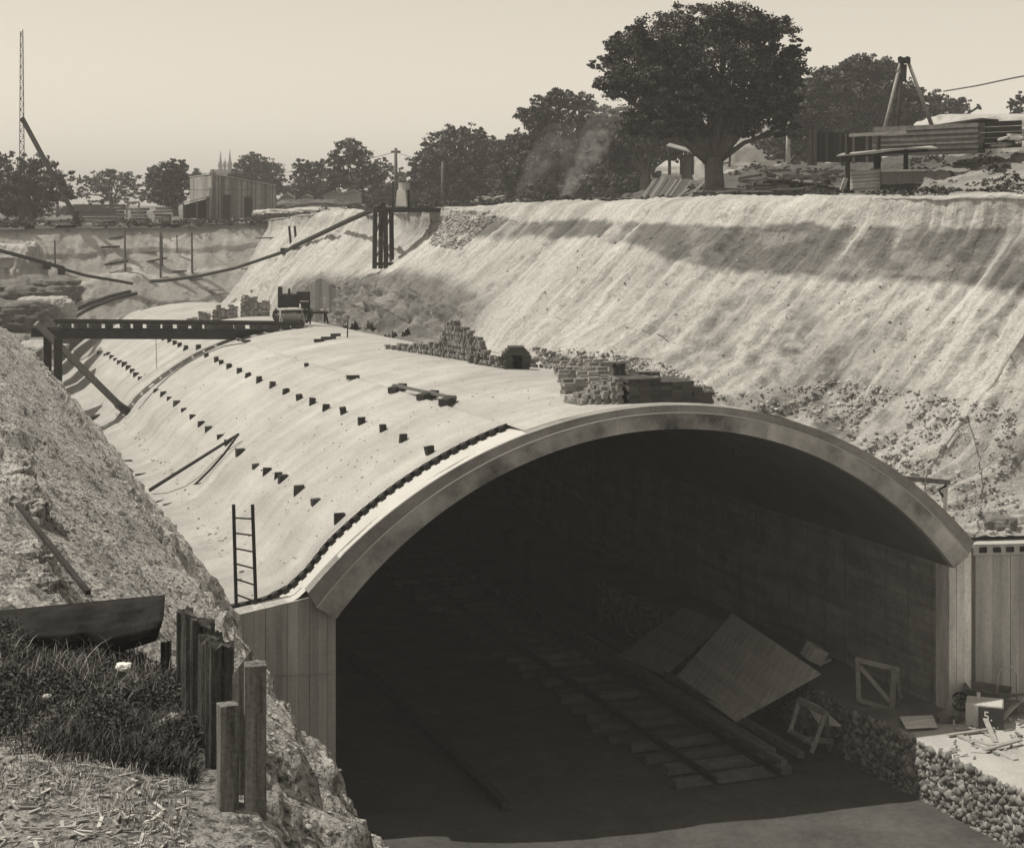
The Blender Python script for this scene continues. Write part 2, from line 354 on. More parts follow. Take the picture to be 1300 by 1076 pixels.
# plateau beyond ---------------------------------------------------------------
def H(c, s):
    z = -1.0 + .9 * sm(17, 30, c) + .35 * sm(112, 135, s)
    z = z + .9 * sm(200, 700, s)
    return z
a1 = np.concatenate([np.linspace(-420, -40, 12), np.linspace(-36, 60, 110), np.linspace(66, 800, 24)])
s1 = np.concatenate([np.linspace(109.2, 150, 60), np.linspace(155, 300, 20), np.linspace(350, 1500, 12)])
Cg, Sg = np.meshgrid(a1, s1, indexing='ij')
G = np.stack([Cg * V[0] + Sg * U[0], Cg * V[1] + Sg * U[1], H(Cg, Sg)], -1)
gridmesh('far_ground', G, M_soil, lambda G, c, s: .10 * fbm(G * .5, 4, 24) * sm(109.2, 111, s), lambda G, c, s: 1 + .8 * sm(.1, .5, fbm(G * .12, 3, 4)), 'dark open ground beyond the far end of the cutting')
a1 = np.linspace(61.5, 800, 30); s1 = np.linspace(-60, 109.3, 40); Cg, Sg = np.meshgrid(a1, s1, indexing='ij')
G = np.stack([Cg * V[0] + Sg * U[0], Cg * V[1] + Sg * U[1], 1.6 + 0 * Cg], -1)
gridmesh('side_ground', G, M_soil, None, None, 'dark ground behind the right bank')
# tunnel floor -----------------------------------------------------------------
FZ = -11.8
a1 = np.linspace(CA - 3.2, CA + 13.6, 90); s1 = 20 + 76 * np.linspace(0, 1, 150) ** 1.5; Cg, Sg = np.meshgrid(a1, s1, indexing='ij')
G = np.stack([Cg * V[0] + Sg * U[0], Cg * V[1] + Sg * U[1], FZ - .02 * (Sg - 36) - .10], -1)
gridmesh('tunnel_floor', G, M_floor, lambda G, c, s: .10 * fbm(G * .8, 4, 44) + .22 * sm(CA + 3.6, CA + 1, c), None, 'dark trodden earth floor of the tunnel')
a1 = np.linspace(CA - 3.2, 60, 90); s1 = np.linspace(-25, 20.1, 40); Cg, Sg = np.meshgrid(a1, s1, indexing='ij')
G = np.stack([Cg * V[0] + Sg * U[0], Cg * V[1] + Sg * U[1], FZ - .02 * (Sg - 36) - .10], -1)
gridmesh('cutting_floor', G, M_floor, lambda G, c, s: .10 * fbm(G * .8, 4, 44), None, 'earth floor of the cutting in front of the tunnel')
# earth bench left of the vault --------------------------------------------------
a1 = np.linspace(3.2, CA - .9, 60); s1 = S0 + .36 + 62 * np.linspace(0, 1, 260) ** 1.4; Cg, Sg = np.meshgrid(a1, s1, indexing='ij')
G = np.stack([Cg * V[0] + Sg * U[0], Cg * V[1] + Sg * U[1], SPR - GR * (Sg - S0) + .05 + .07 * sm(4.4, 3.2, Cg)], -1)
gridmesh('earth_bench', G, M_bench, lambda G, c, s: (.06 * fbm(G * 1.0, 4, 47) + .07 * np.abs(fbm(G * 3, 3, 49))) * sm(CA - 1.0, CA - 1.8, c) + .02, lambda G, c, s: 1 - .3 * sm(.2, .5, fbm(G * 1.6, 4, 53)), 'pale trodden earth strip along the foot of the vault')

# ------------------------------------------------------------------ tunnel arch
WC = SPAN / 2; RI, ZI = 8.49, 3.21 - 8.49; RO, ZO = 9.7, 3.68 - 9.7
def zin(wv): return ZI + math.sqrt(RI ** 2 - (wv - WC) ** 2)
def zout(wv, extra=0.0):
    t = abs(wv - WC)                       # symmetric
    if t <= 6.55: return ZO + math.sqrt((RO + extra) ** 2 - t * t)
    pts = [(6.55, ZO + math.sqrt((RO + extra) ** 2 - 6.55 ** 2)), (6.95, .66 + extra), (7.3, .36 + extra), (7.75, .16 + extra), (8.3, .07 + extra), (9.0, .02 + extra)]
    return float(np.interp(t, [a for a, _ in pts], [b for _, b in pts]))
def vz(c, s): return zout(c - CA) - GR * (s - S0) + SPR
arch = thing('tunnel_arch', F(CA + WC, S0, FZ), 'long pale concrete tunnel vault with a wide dark arched mouth', 'tunnel')
SEND = 93.0
def vault_shell(name, ws, s_list, zf, mat_, noise=.012, parent=arch, zoff=0, shade=None):
    Wg, Sg = np.meshgrid(np.array(ws), np.array(s_list), indexing='ij')
    Zg = np.array([zf(x) for x in ws])[:, None] + SPR - GR * (Sg - S0) + zoff
    Cg = Wg + CA
    G = np.stack([Cg * V[0] + Sg * U[0], Cg * V[1] + Sg * U[1], Zg], -1)
    return gridmesh(name, G, mat_, lambda G, c, s: noise * fbm(G * 1.1, 4, 5), shade, None, Cg, Sg, kind=None, parent=parent)
# vault extrados: lower course to the face, upper course ends in the toothed edge
ws = np.linspace(WC - 9.0, WC + 8.0, 150)
vault_shell('under_course', ws, [S0 + .34, S0 + .6, S0 + 1, S0 + 1.6], lambda x: zout(x) , M_strip, 0)
TE = 1.12                                        # where the toothed edge runs behind the face
def te(wv): return S0 + (TE if wv < 3.75 else .36)
sl_ = np.concatenate([[0.0], (np.linspace(0, 1, 300) ** 1.3)[1:]])
Wg, Tg = np.meshgrid(ws, sl_, indexing='ij')
st = np.array([te(x) for x in ws])[:, None]; Sg = st + (SEND - st) * Tg
Zg = np.array([zout(x, .10 if x < 3.8 else .012) for x in ws])[:, None] - GR * (Sg - S0) + SPR
Cg = Wg + CA; G = np.stack([Cg * V[0] + Sg * U[0], Cg * V[1] + Sg * U[1], Zg], -1)
def shV(G, c, s):
    wv = c - CA
    lift = np.abs(((s - 31.5 + .15 * fbm(G * .6, 3, 3)) % 5.6) - .2)      # casting joints between vault lifts
    j = 1 - .10 * sm(.14, .02, lift)
    strk = fbm(np.stack([s * 2.6, wv * .35, wv * 0], -1), 4, 11)
    low = sm(0.6, -1.6, wv)
    return j * (1 + .13 * strk + .13 * fbm(G * .45, 4, 12) - .10 * sm(.2, .45, fbm(G * .9, 4, 17)) + .07 * sm(.15, .4, fbm(np.stack([s * 1.5, wv * .4, wv * 0], -1), 3, 18)) - .06 * low) * (1 - .10 * sm(3.2, 4.2, wv) * sm(8, 6, wv) * sm(-.1, .4, fbm(G * .35, 3, 6)))
gridmesh('vault', G, M_vault, lambda G, c, s: .022 * fbm(G * 1.1, 4, 5) + .006 * fbm(G * 8, 2, 6), shV, None, Cg, Sg, kind=None, parent=arch)
# vertical edge of the upper course, its shade painted in dark
mb = MB()
wl = [x for x in ws if x < 3.8]
for a, b in zip(wl[:-1], wl[1:]):
    for (p, q) in ((a, b),):
        mb.add([F(CA + p, te(p) + .005, SPR + zout(p) - .03 - GR * TE), F(CA + q, te(p) + .005, SPR + zout(q) - .03 - GR * TE), F(CA + q, te(p) + .005, SPR + zout(q, .10) - GR * TE + .004), F(CA + p, te(p) + .005, SPR + zout(p, .10) - GR * TE + .004)], [(0, 1, 2, 3)], .5)
mb.build('course_edge', M_brickd, arch, fix=False)
# toothing: projecting brick ends along the edge
mb = MB(); L = 0; x = -1.75; k = 0
while x < 3.7:
    z0 = zout(x); z1 = zout(x + .05); ang = math.atan2(z1 - z0, .05); step = .105
    cx_ = x; p = F(CA + cx_, te(x) - .05, SPR + z0 + .055 - GR * TE)
    xa = Vector((V[0] * math.cos(ang), V[1] * math.cos(ang), math.sin(ang))); ya = Vector((U[0], U[1], 0)); za = xa.cross(ya)
    m = Matrix((xa, ya, za)).transposed()
    if k % 2 == 0: mb.box(p, (.115, .16, .12), m, .8)
    else: mb.box(p + ya * .05 + za * .005, (.10, .05, .10), m, .35)  # recessed boxes extra dark: gap shadow painted between the teeth
    x += step * math.cos(ang); k += 1
mb.build('toothed_edge', M_brickd, arch)
# arch ring, set 0.35 m proud of the abutments
def ring(name, zi, zo, s_a, s_b, mat_, w0, w1, skew=0):
    mb_ = MB(); n = 96; pa = []; pb = []
    for i in range(n + 1):
        t = i / n; wv = w0 + (w1 - w0) * t
        a = math.radians(1) ; 
        pi_ = (WC + (zi[0]) * math.sin(TH(t)), zi[1] + zi[0] * math.cos(TH(t)))
        pb.append(pi_)
    return mb_
thI = math.asin(WC / RI); thO = math.asin((WC + .52) / RO)
n = 110
def arcp(r, zc, th0, t): 
    a = -th0 + 2 * th0 * t; return (WC + r * math.sin(a), zc + r * math.cos(a))
def ringmesh(name, r0, z0, t0, r1, z1, t1, sa, sb, mat_):
    m_ = MB(); cuts = sorted([0, n] + [12, 25, 37, 48, 60, 71, 84, 97]) if sb - sa > .1 else [0, n]
    for c0_, c1_ in zip(cuts[:-1], cuts[1:]):
        vs = []; fs = []; k_ = c1_ - c0_; pr = random.uniform(0, .006) if len(cuts) > 2 else 0; e_ = .00012 if len(cuts) > 2 else 0
        for i in range(k_ + 1):
            t = (c0_ + i) / n; t = t + e_ if i == 0 and c0_ else (t - e_ if i == k_ and c1_ < n else t)
            p = arcp(r0, z0, t0, t); q = arcp(r1, z1, t1, t)
            for (pt, s_) in ((p, sa - pr), (q, sa - pr), (q, sb), (p, sb)): vs.append(F(CA + pt[0], s_, SPR + pt[1]))
        for i in range(k_):
            a = 4 * i; b = a + 4
            for k in range(4): fs.append((a + k, a + (k + 1) % 4, b + (k + 1) % 4, b + k))
        fs += [(0, 3, 2, 1), (4 * k_, 4 * k_ + 1, 4 * k_ + 2, 4 * k_ + 3)]
        m_.add(vs, fs, random.uniform(.95, 1.05) if len(cuts) > 2 else 1)
    return m_.build(name, mat_, arch)
RM = RI + .62; ZM = (3.68 - .155) - RM      # bright joint line between ring bands (crown 0.155 below extrados)
thM = math.asin((WC + .36) / RM)
ringmesh('arch_ring', RI, ZI, thI, RM, ZM, thM, S0 - .0, S0 + .36, M_ring)
ringmesh('joint_line', RM - .004, ZM, thM, RM + .018, ZM, thM, S0 - .016, S0 + .02, M_strip)
ringmesh('arch_ring_cap', RM + .006, ZM, thM, RO, ZO, thO, S0 + .03, S0 + .36, M_wall)
# pale screed strip on the ring's back
mb = MB()
for i in range(6, 40):
    w0 = -.45 + i * .12 - .6; w1 = w0 + .12
    wd = .32 + .10 * math.sin(i * .4)
    mb.add([F(CA + w0, S0 + .045, SPR + zout(w0) + .012), F(CA + w1, S0 + .045, SPR + zout(w1) + .012), F(CA + w1, S0 + wd, SPR + zout(w1) + .012), F(CA + w0, S0 + wd, SPR + zout(w0) + .012)], [(0, 1, 2, 3)], 1)
mb.build('screed_strip', M_strip, arch, fix=False)
# soffit, side walls, bulkhead
def cyl_in(x): return zin(min(max(x, 0.0), SPAN))
wsi = np.linspace(0, SPAN, 90)
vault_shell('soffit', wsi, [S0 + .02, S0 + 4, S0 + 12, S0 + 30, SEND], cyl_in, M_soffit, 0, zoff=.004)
mb = MB()
for i in range(22):      # horizontal shutter boards of the inner wall, each proud by a hair
    z0 = SPR - .0 - i * .20
    for s0 in range(0, 16):
        sa = S0 + .35 + s0 * 4.0; sb = sa + 3.985
        dz = GR * (sa - S0); pr = random.uniform(0, .03)
        mb.box((F(CA + SPAN + .5 - pr * .6, (sa + sb) / 2, z0 - .10 - dz)), (1.0, 3.985, .192), Matrix.Rotation(math.atan2(V[1], V[0]), 3, 'Z'), random.uniform(.75, 1.25))
for s0 in range(0, 62):  # vertical marks
    sa = S0 + .8 + s0 * .9
    if sa > 80: break
    mb.box(F(CA + SPAN - .035, sa, SPR - 2.2 - GR * (sa - S0)), (.012, .05, 4.3), Matrix.Rotation(math.atan2(V[1], V[0]), 3, 'Z'), .8)
mb.build('inner_wall', M_inner, arch)
rz = Matrix.Rotation(math.atan2(V[1], V[0]), 3, 'Z')
mb = MB(); mb.beam(F(CA - .75, S0 + .32, SPR - 2.75), F(CA - .75, SEND - .2, SPR - 2.75 - GR * (SEND - S0)), 1.5, 5.2, shade=1); mb.build('inner_wall', M_soffit, arch)
mb = MB(); mb.box(F(CA + WC, SEND - .4, SPR - 5.2), (SPAN + 1, .5, 12.6), rz, 1); mb.build('added_end_wall', M_soffit, arch)  # added unseen end wall, keeps daylight out of the far end
# abutments at the face
def abut(name, c0, c1, s_f, ztopL, ztopR, zb, nb, mat_):
    mb_ = MB(); wv = (c1 - c0) / nb
    for i in range(nb):
        a = c0 + i * wv; b = a + wv - .006; f0 = (i / nb); f1 = (i + 1) / nb; pr = random.uniform(0, .018)
        za = ztopL + (ztopR - ztopL) * f0; zb_ = ztopL + (ztopR - ztopL) * f1
        mb_.prism([F(a, s_f - pr, zb), F(b, s_f - pr, zb), F(b, s_f - pr, zb_), F(a, s_f - pr, za)], (U[0] * .5, U[1] * .5, 0), random.uniform(.82, 1.15))
    return mb_.build(name, mat_, arch)
abut('abutment', CA - 2.7, CA - .44, S0 + .30, SPR + .0, SPR + .36, FZ - .4, 11, M_abut)
abut('abutment', CA - .44, CA + .06, S0 + .302, SPR + .36, SPR - .02, FZ - .4, 3, M_abut)
M_pil = mat('lit_pillar_concrete', .66, .35, 2.2, bump=.3, bscale=14, fine=.2, stretch=(2, 2, .4))  # paler than the abutments: light on the pillar put into the colour
abut('pillar', CA + SPAN - .04, CA + SPAN + .50, S0 + .12, SPR - .02, SPR + .30, FZ + .4, 3, M_pil)
abut('abutment', CA + SPAN + .50, CA + SPAN + .70, S0 + .34, SPR + .34, SPR + .36, FZ + .4, 1, M_abut)
abut('wing_wall', CA + SPAN + .70, CA + SPAN + 6.5, S0 + .26, SPR + .16, SPR - .10, FZ + .4, 26, M_abut)
# white ledge with holes on top of the wing wall
mb = MB(); mb.prism([F(CA + SPAN + .62, S0 + .20, SPR + .42), F(CA + SPAN + .62, S0 + .20, SPR + .18), F(CA + SPAN + 6.6, S0 + .20, SPR - .09), F(CA + SPAN + 6.6, S0 + .20, SPR + .14)], (U[0] * .8, U[1] * .8, 0), 1)
mb.build('wing_wall_coping', M_ledge, arch)
mb = MB()
for i in range(16):
    c_ = CA + SPAN + .85 + i * .34; z_ = SPR + .29 - .041 * i * .34 / .34 * .36
    mb = MB(); mb.box(F(c_, S0 + .185, z_), (.17, .05, .11), rz, .6, .008); mb.build('coping_socket', M_dark, arch)
# thin hoop of wire on the left abutment
mb = MB(); mb.path([F(CA - 2.3, S0 + .24, SPR - .95), F(CA - 1.2, S0 + .25, SPR - 1.02), F(CA + .0, S0 + .26, SPR - 1.08)], .008, 5); mb.path([F(CA - .98, S0 + .25, SPR + .1), F(CA - .97, S0 + .25, SPR - 1.4)], .010, 5)
mb.build('tie_wire', M_tin, arch)

# ------------------------------------------------------------------ ray casting on what is built so far
_v = []; _f = []; _b = 0
for co, fc in SOLIDS:
    _v.append(co); _f.append(fc + _b); _b += len(co)
BV = BVHTree.FromPolygons(np.concatenate(_v).tolist(), np.concatenate(_f).tolist())
def hit(px, py, default=50):
    d = at(px, py, 1.0).normalized(); h = BV.ray_cast(Vector((0, 0, 0)), d)
    return h[0] if h[0] is not None else at(px, py, default)
def drop(x, y, z0=20):
    h = BV.ray_cast(Vector((x, y, z0)), Vector((0, 0, -1)))
    return h[0] if h[0] is not None else Vector((x, y, 0))
def bp(px, py, dz=0.0):
    d = at(px, py, 1.0); k = (SPR + .17 + dz + GR * S0) / (d.z + GR * (d.x * U[0] + d.y * U[1])); return d * k
def dropcs(c, s): p = F(c, s, 0); return drop(p.x, p.y)
# ------------------------------------------------------------------ tie blocks on the vault
low = [(427, 663), (397, 641), (376, 627), (356, 612), (350, 607), (336, 602), (322, 595), (302, 578), (287, 565), (277, 557), (262, 548), (253, 541), (242, 532), (231, 523), (222, 515), (213, 508), (205, 503), (196, 498), (176, 482), (171, 478), (166, 473), (161, 469), (156, 465), (150, 462), (145, 458), (140, 455), (136, 451), (132, 452), (124, 450)]
up = [(545, 576), (512, 560), (486, 547), (459, 538), (436, 525), (414, 520), (397, 513), (380, 507), (363, 499), (346, 491), (329, 485), (315, 478), (304, 473), (291, 467), (281, 462), (275, 459), (262, 453), (252, 443), (236, 444), (228, 440), (222, 437), (215, 434), (208, 431), (202, 429)]
AXY_ = math.atan2(V[1], V[0])
for lst_, upq in ((low, 0), (up, 1)):
    for (px, py) in lst_:
        h = hit(px, py, 45); c_, s_ = cs(h); mb = MB()
        if not upq:
            k_ = random.uniform(.82, 1.15); mb.box(F(c_ + .06, s_, vz(c_, s_) + .17 * k_), (.20 * k_, .16, .24 * k_), Matrix.Rotation(AXY_ + random.uniform(-.12, .12), 3, 'Z'), random.uniform(.7, 1.2), .014)
        else:
            mb.box(F(c_, s_, vz(c_, s_) + .16), (.16, .12, random.uniform(.16, .24)), Matrix.Rotation(AXY_ + random.uniform(-.25, .25), 3, 'Z') @ Matrix.Rotation(random.uniform(-.15, .15), 3, 'Y'), random.uniform(.7, 1.2), .016)
            mb.box(F(c_ + .02, s_ - .04, vz(c_, s_) + .20), (.06, .05, .12), rz, .7, .005)
        mb.build('tie_block', M_brickd, arch)
# ================================================================== OBJECTS
def rotz(v, a): c, s = math.cos(a), math.sin(a); return Vector((v[0] * c - v[1] * s, v[0] * s + v[1] * c, v[2]))
AXY = math.atan2(V[1], V[0])
# ------------------------------------------------------------------ gantry over the vault
sG = 63.0
def G3(px, py, s=sG): return ons(px, py, s)
g = thing('timber_gantry', G3(70, 490), 'dark timber gantry beam spanning from a post on the left bank to the vault crown', 'gantry')
cL = cs(G3(74, 421))[0]; cR = cs(G3(345, 421))[0]
zt = G3(74, 417).z; zt2 = G3(345, 419).z
def gz(c): return zt + (zt2 - zt) * (c - cL) / (cR - cL)
mb = MB(); mb.beam(F(cL - .3, sG - .2, gz(cL) - .17), F(cR - 1.4, sG - .2, gz(cR - 1.4) - .17), .26, .34, shade=1)
mb.beam(F(cL - .3, sG + .55, gz(cL) - .17), F(cR + .2, sG + .55, gz(cR) - .17), .26, .34, shade=1); mb.build('main_beam', M_dark, g, bevel=.01)
for side in (-.2, .55):
    mb = MB(); mb.beam(F(cL - .1, sG + side, gz(cL) + .26), F(cR + 1.2, sG + side, gz(cR) + .22), .14, .12, shade=1); mb.build('deck_rail', M_dark, g)
for i in range(17):
    c_ = cL + .2 + i * (cR - cL + .8) / 16; mb = MB(); mb.beam(F(c_ + random.uniform(-.1, .1), sG - .42, gz(c_) + .10), F(c_ + .03, sG + .8, gz(c_) + .10), random.choice((.24, .34, .44)), .17, shade=random.uniform(.7, 1.6)); mb.build('crosstie', M_dark, g)
for (c_, s_, wd) in ((cs(G3(61, 430))[0], sG + .3, .22), (cs(G3(73, 430))[0], sG - .25, .34)):
    mb = MB(); mb.beam(F(c_, s_, gz(c_) - .3), F(c_, s_, -9.4), wd, .28, shade=1.0); mb.build('post', M_dark, g, bevel=.01)
mb = MB(); mb.beam(F(cL - .95, sG + .1, gz(cL) - .12), F(cL + .35, sG + .1, gz(cL) - .12), .3, .34, shade=1); mb.build('cap_beam', M_dark, g)
foot = hit(154, 522); c_, s_ = cs(foot)
top = ons(46, 410, s_ - 1.2)
mb = MB(); mb.beam(top, foot + Vector((.05, 0, .10)), .20, .22, shade=1.5); mb.build('raking_prop', M_wood, g, bevel=.01)
mb = MB(); mb.beam(bp(110, 533, .1), bp(160, 520, .12), .26, .18, shade=.8); mb.beam(hit(148, 515) + Vector((0, 0, .1)), hit(162, 526) + Vector((0, 0, .12)), .2, .22, shade=.8); mb.build('foot_sill', M_dark, g, bevel=.01)
mb = MB(); mb.path([G3(198, 428), G3(199, 468)], .012, 5, 1.4); tag(mb.build('hanging_rope', M_wood), 'thin pale rope hanging straight down from the gantry beam', 'rope')
# ------------------------------------------------------------------ steam hoist, tip tub, bench on the crown
def wheel(c, r, wd, axis, n=16):
    a = Vector(axis).normalized(); x = a.orthogonal().normalized(); y = a.cross(x); c = Vector(c)
    m_ = MB(); vs = []; fs = []
    for k in range(n):
        t = 2 * math.pi * k / n; d = math.cos(t) * x + math.sin(t) * y
        for rr, h_ in ((r, -wd / 2), (r, wd / 2), (r * .82, wd / 2), (r * .82, -wd / 2)): vs.append(c + d * rr + a * h_)
    for k in range(n):
        k2 = (k + 1) % n
        for j in range(4): fs.append((k * 4 + j, k * 4 + (j + 1) % 4, k2 * 4 + (j + 1) % 4, k2 * 4 + j))
    m_.add(vs, fs, 1)
    for k in range(8):
        t = 2 * math.pi * k / 8; d = math.cos(t) * x + math.sin(t) * y; m_.tube(c, c + d * r * .85, wd * .18, n=5, shade=1)
    m_.tube(c - a * wd * .7, c + a * wd * .7, r * .16, n=8, shade=1)
    return m_
yaw = AXY - .25; RZ = Matrix.Rotation(yaw, 3, 'Z')
b0 = hit(372, 413); b0 = F(cs(b0)[0] - .05, sG + 2.0, 0); b0.z = vz(*cs(b0)) + .12
def L(x, y, z, o=b0, m=RZ): return o + m @ Vector((x, y, z))
t = thing('steam_hoist', b0, 'dark steam hoist on spoked wheels with an upright boiler pipe on the vault crown', 'hoist')
mb = MB(); mb.box(L(.12, 0, .88), (1.16, .8, .5), RZ, 1); mb.box(L(.45, 0, 1.15), (.52, .7, .14), RZ, 1); mb.box(L(.5, -.41, .86), (.34, .02, .06), RZ, 9); mb.build('body', M_dark, t, bevel=.04)
mb = MB(); mb.box(L(-.46, 0, 1.0), (.17, .3, .84), RZ, 1); mb.box(L(-.1, -.1, 1.2), (.10, .1, .3), RZ, 1); mb.build('stack', M_iron, t, bevel=.02)
mb = MB(); mb.box(L(.05, 0, .42), (1.4, .6, .12), RZ, 1); mb.tube(L(-.35, -.35, .62), L(-.35, .35, .62), .2, .2, 12, 1); mb.build('chassis', M_iron, t)
for x_ in (-.42, .5):
    for y_ in (-.42, .42):
        wheel(L(x_, y_, .32), .32, .1, RZ @ Vector((0, 1, 0))).build('wheel', M_iron, t)
b1 = b0 + Vector((.12, -1.6, 0)); b1.z = vz(*cs(b1)) + .08; R1 = Matrix.Rotation(AXY + .1, 3, 'Z')
def L1(x, y, z): return b1 + R1 @ Vector((x, y, z))
t = thing('tip_tub', b1, 'light rounded tipping tub with curved side shafts in front of the hoist', 'tip cart')
vs = []; fs = []; nn = 12
for i in range(nn + 1):
    a = math.pi * (.08 + .84 * i / nn)
    for x_ in (-.36, .36): vs.append(L1(x_, -math.cos(a) * .42, .62 - math.sin(a) * .48))
for i in range(nn): fs.append((2 * i, 2 * i + 1, 2 * i + 3, 2 * i + 2))
fs += [tuple(2 * i for i in range(nn + 1)), tuple(2 * i + 1 for i in reversed(range(nn + 1)))]
mb = MB(); mb.add(vs, fs, 1); o = mb.build('tub', M_tin, t); pass
mb = MB(); mb.box(L1(0, 0, .66), (.78, .8, .05), R1, 1.4); mb.build('lid_board', M_woodl, t)
for sx in (-1, 1):
    mb = MB(); mb.path([L1(sx * .42, -.30, -.05), L1(sx * .48, -.34, .2), L1(sx * .44, -.3, .45), L1(sx * .40, -.1, .62), L1(sx * .52, .3, .82)], [.04, .045, .045, .04, .03], 7, 1); mb.build('curved_shaft', M_woodl, t, smooth=True)
    wheel(L1(sx * .44, .15, .22), .24, .06, R1 @ Vector((1, 0, 0))).build('wheel', M_iron, t)
def trestle_bench(name, base, yaw_, Lx, W, Hh, mat_, label, cat, grp=None, legs=None):
    t_ = thing(name, base, label, cat, grp); m_ = Matrix.Rotation(yaw_, 3, 'Z')
    q = lambda x, y, z: Vector(base) + m_ @ Vector((x, y, z))
    b_ = MB(); b_.beam(q(-Lx / 2, 0, Hh), q(Lx / 2, 0, Hh), W, .07); b_.build('top', mat_, t_, bevel=.006)
    for sx in (-1, 1):
        for sy in (-1, 1):
            b_ = MB(); b_.beam(q(sx * Lx * .38, sy * W * .25, Hh - .02), q(sx * Lx * .45, sy * (W * .5 + Hh * .18), 0), .06, .05); b_.build('leg', mat_, t_)
        b_ = MB(); b_.beam(q(sx * Lx * .43, -(W * .4 + Hh * .1), Hh * .35), q(sx * Lx * .43, (W * .4 + Hh * .1), Hh * .35), .03, .06); b_.build('crossbar', mat_, t_)
    return t_
bb = b0 + Vector((.98, .2, 0)); bb.z = vz(*cs(bb)) + .1
trestle_bench('work_bench', bb, AXY, .8, .42, .42, M_dark, 'low dark work bench piled with scraps right of the steam hoist', 'bench')
o = MB(); [o.box(bb + Vector((random.uniform(-.4, .4), random.uniform(-.1, .1), .5)), (.16, .1, .09), Matrix.Rotation(random.uniform(-1, 1), 3, random.choice('XYZ')), random.uniform(.9, 1.3)) for _ in range(9)]
tag(o.build('scrap_heap', M_tin), 'jumble of pale scraps lying on the low dark bench', 'scraps', kind='stuff')
# ------------------------------------------------------------------ brick stacks
def bricks(mb_, o, yaw_, nx, ny, hf, bs=(.23, .115, .078), gap=.004, jit=.006, sh=(.6, 1.35)):
    m_ = Matrix.Rotation(yaw_, 3, 'Z')
    for i in range(nx):
        for j in range(ny):
            h_ = hf(i, j)
            for k in range(h_):
                if 0 < i < nx - 1 and 0 < j < ny - 1 and k < h_ - 1 and hf(i - 1, j) > k and hf(i + 1, j) > k and hf(i, j - 1) > k and hf(i, j + 1) > k: continue
                p = Vector(((i - (nx - 1) / 2) * (bs[0] + gap) + (.03 if k % 2 else 0), (j - (ny - 1) / 2) * (bs[1] + gap), (k + .5) * (bs[2] + .002)))
                p += Vector((random.uniform(-jit, jit), random.uniform(-jit, jit), 0))
                mb_.box(Vector(o) + m_ @ p, bs, m_ @ Matrix.Rotation(random.uniform(-.03, .03), 3, 'Z'), random.uniform(*sh))
def stack_at(px, py, nx, ny, hf, label, mat_=None, yaw_=AXY, dz=-.05, name='brick_stack', grp='brick stacks along the vault crown', **k):
    h_ = hit(px, py); mb_ = MB(); bricks(mb_, h_ + Vector((0, 0, dz)), yaw_, nx, ny, hf, **k)
    return tag(mb_.build(name, mat_ or M_brick), label, 'brick stack', grp)
# S1 : the near long stack just behind the ring
p0 = F(CA + 5.05, S0 + 1.35, 0); p1 = F(CA + 7.0, S0 + 1.35, 0)
def h1(i, j):
    if i < 2: return 6 - (j % 2)
    if i < 8: return 7 if not (i in (2, 3)) else 7
    return [7, 5, 3, 2][min(i - 8, 3)] if i < 10 else 4
def h1(i, j): return [6, 7, 7, 8, 8, 8, 8, 7, 6][min(i, 8)]
cS = (cs(ons(824, 515, S0 + 1.2))[0], S0 + 1.15); zS = vz(*cS)
M_bd = mat('stack_brick_dark', .08, .25, 2, bump=.3, bscale=40, fine=.2)
mb = MB(); bricks(mb, F(cS[0], cS[1], zS - .06), AXY, 6, 9, lambda i, j: [7, 7, 7, 6, 6, 6][i], sh=(.55, 1.2))
tag(mb.build('brick_stack', M_bd), 'large dark squared brick stack just behind the crown of the arch ring', 'brick stack', 'brick stacks along the vault crown')
for (dc, n_, lb) in ((.84, 5, 'lower dark brick stack stepping down at the right of the large squared stack'), (1.07, 4, 'lowest dark brick stack, farthest right on the arch crown')):
    mb = MB(); bricks(mb, F(cS[0] + dc, cS[1], vz(cS[0] + dc, cS[1]) - .06), AXY, 1, 8, lambda i, j, n_=n_: n_, sh=(.55, 1.2)); tag(mb.build('brick_stack', M_bd), lb, 'brick stack', 'brick stacks along the vault crown')
mb = MB()
for i in range(6): bricks(mb, F(cS[0] - .80 - i * .125, cS[1] + .12 * i, vz(cS[0] - .8 - i * .125, cS[1]) - .04), AXY + random.uniform(-.15, .15), 1, 7, lambda a, b, i=i: max(2, 7 - i - (b % 3 == 0)), bs=(.115, .12, .078), sh=(.7, 1.6))
tag(mb.build('brick_stack', M_brick), 'ragged broken brick stack at the left end of the large squared stack', 'brick stack', 'brick stacks along the vault crown')
for (dx, n_, lb) in ((.0, 5, 'row of dark bricks lying on top of the large squared stack'), (-.55, 3, 'small heap of dark bricks on the top left of the large squared stack')):
    mb = MB()
    for i in range(n_):
        for k in range(3 if n_ == 3 else 1): mb.box(F(cS[0] + dx + i * .10 - .1, cS[1] + .38 + random.uniform(-.03, .03), zS - .06 + (7 if n_ == 3 else 6.5) * .08 + .045 + k * .08), (.08, .2, .08), Matrix.Rotation(AXY + random.uniform(-.3, .3), 3, 'Z'), random.uniform(.6, 1.2))
    tag(mb.build('loose_bricks', M_bd), lb, 'bricks')
MATS['stack_brick_dark'] = M_bd
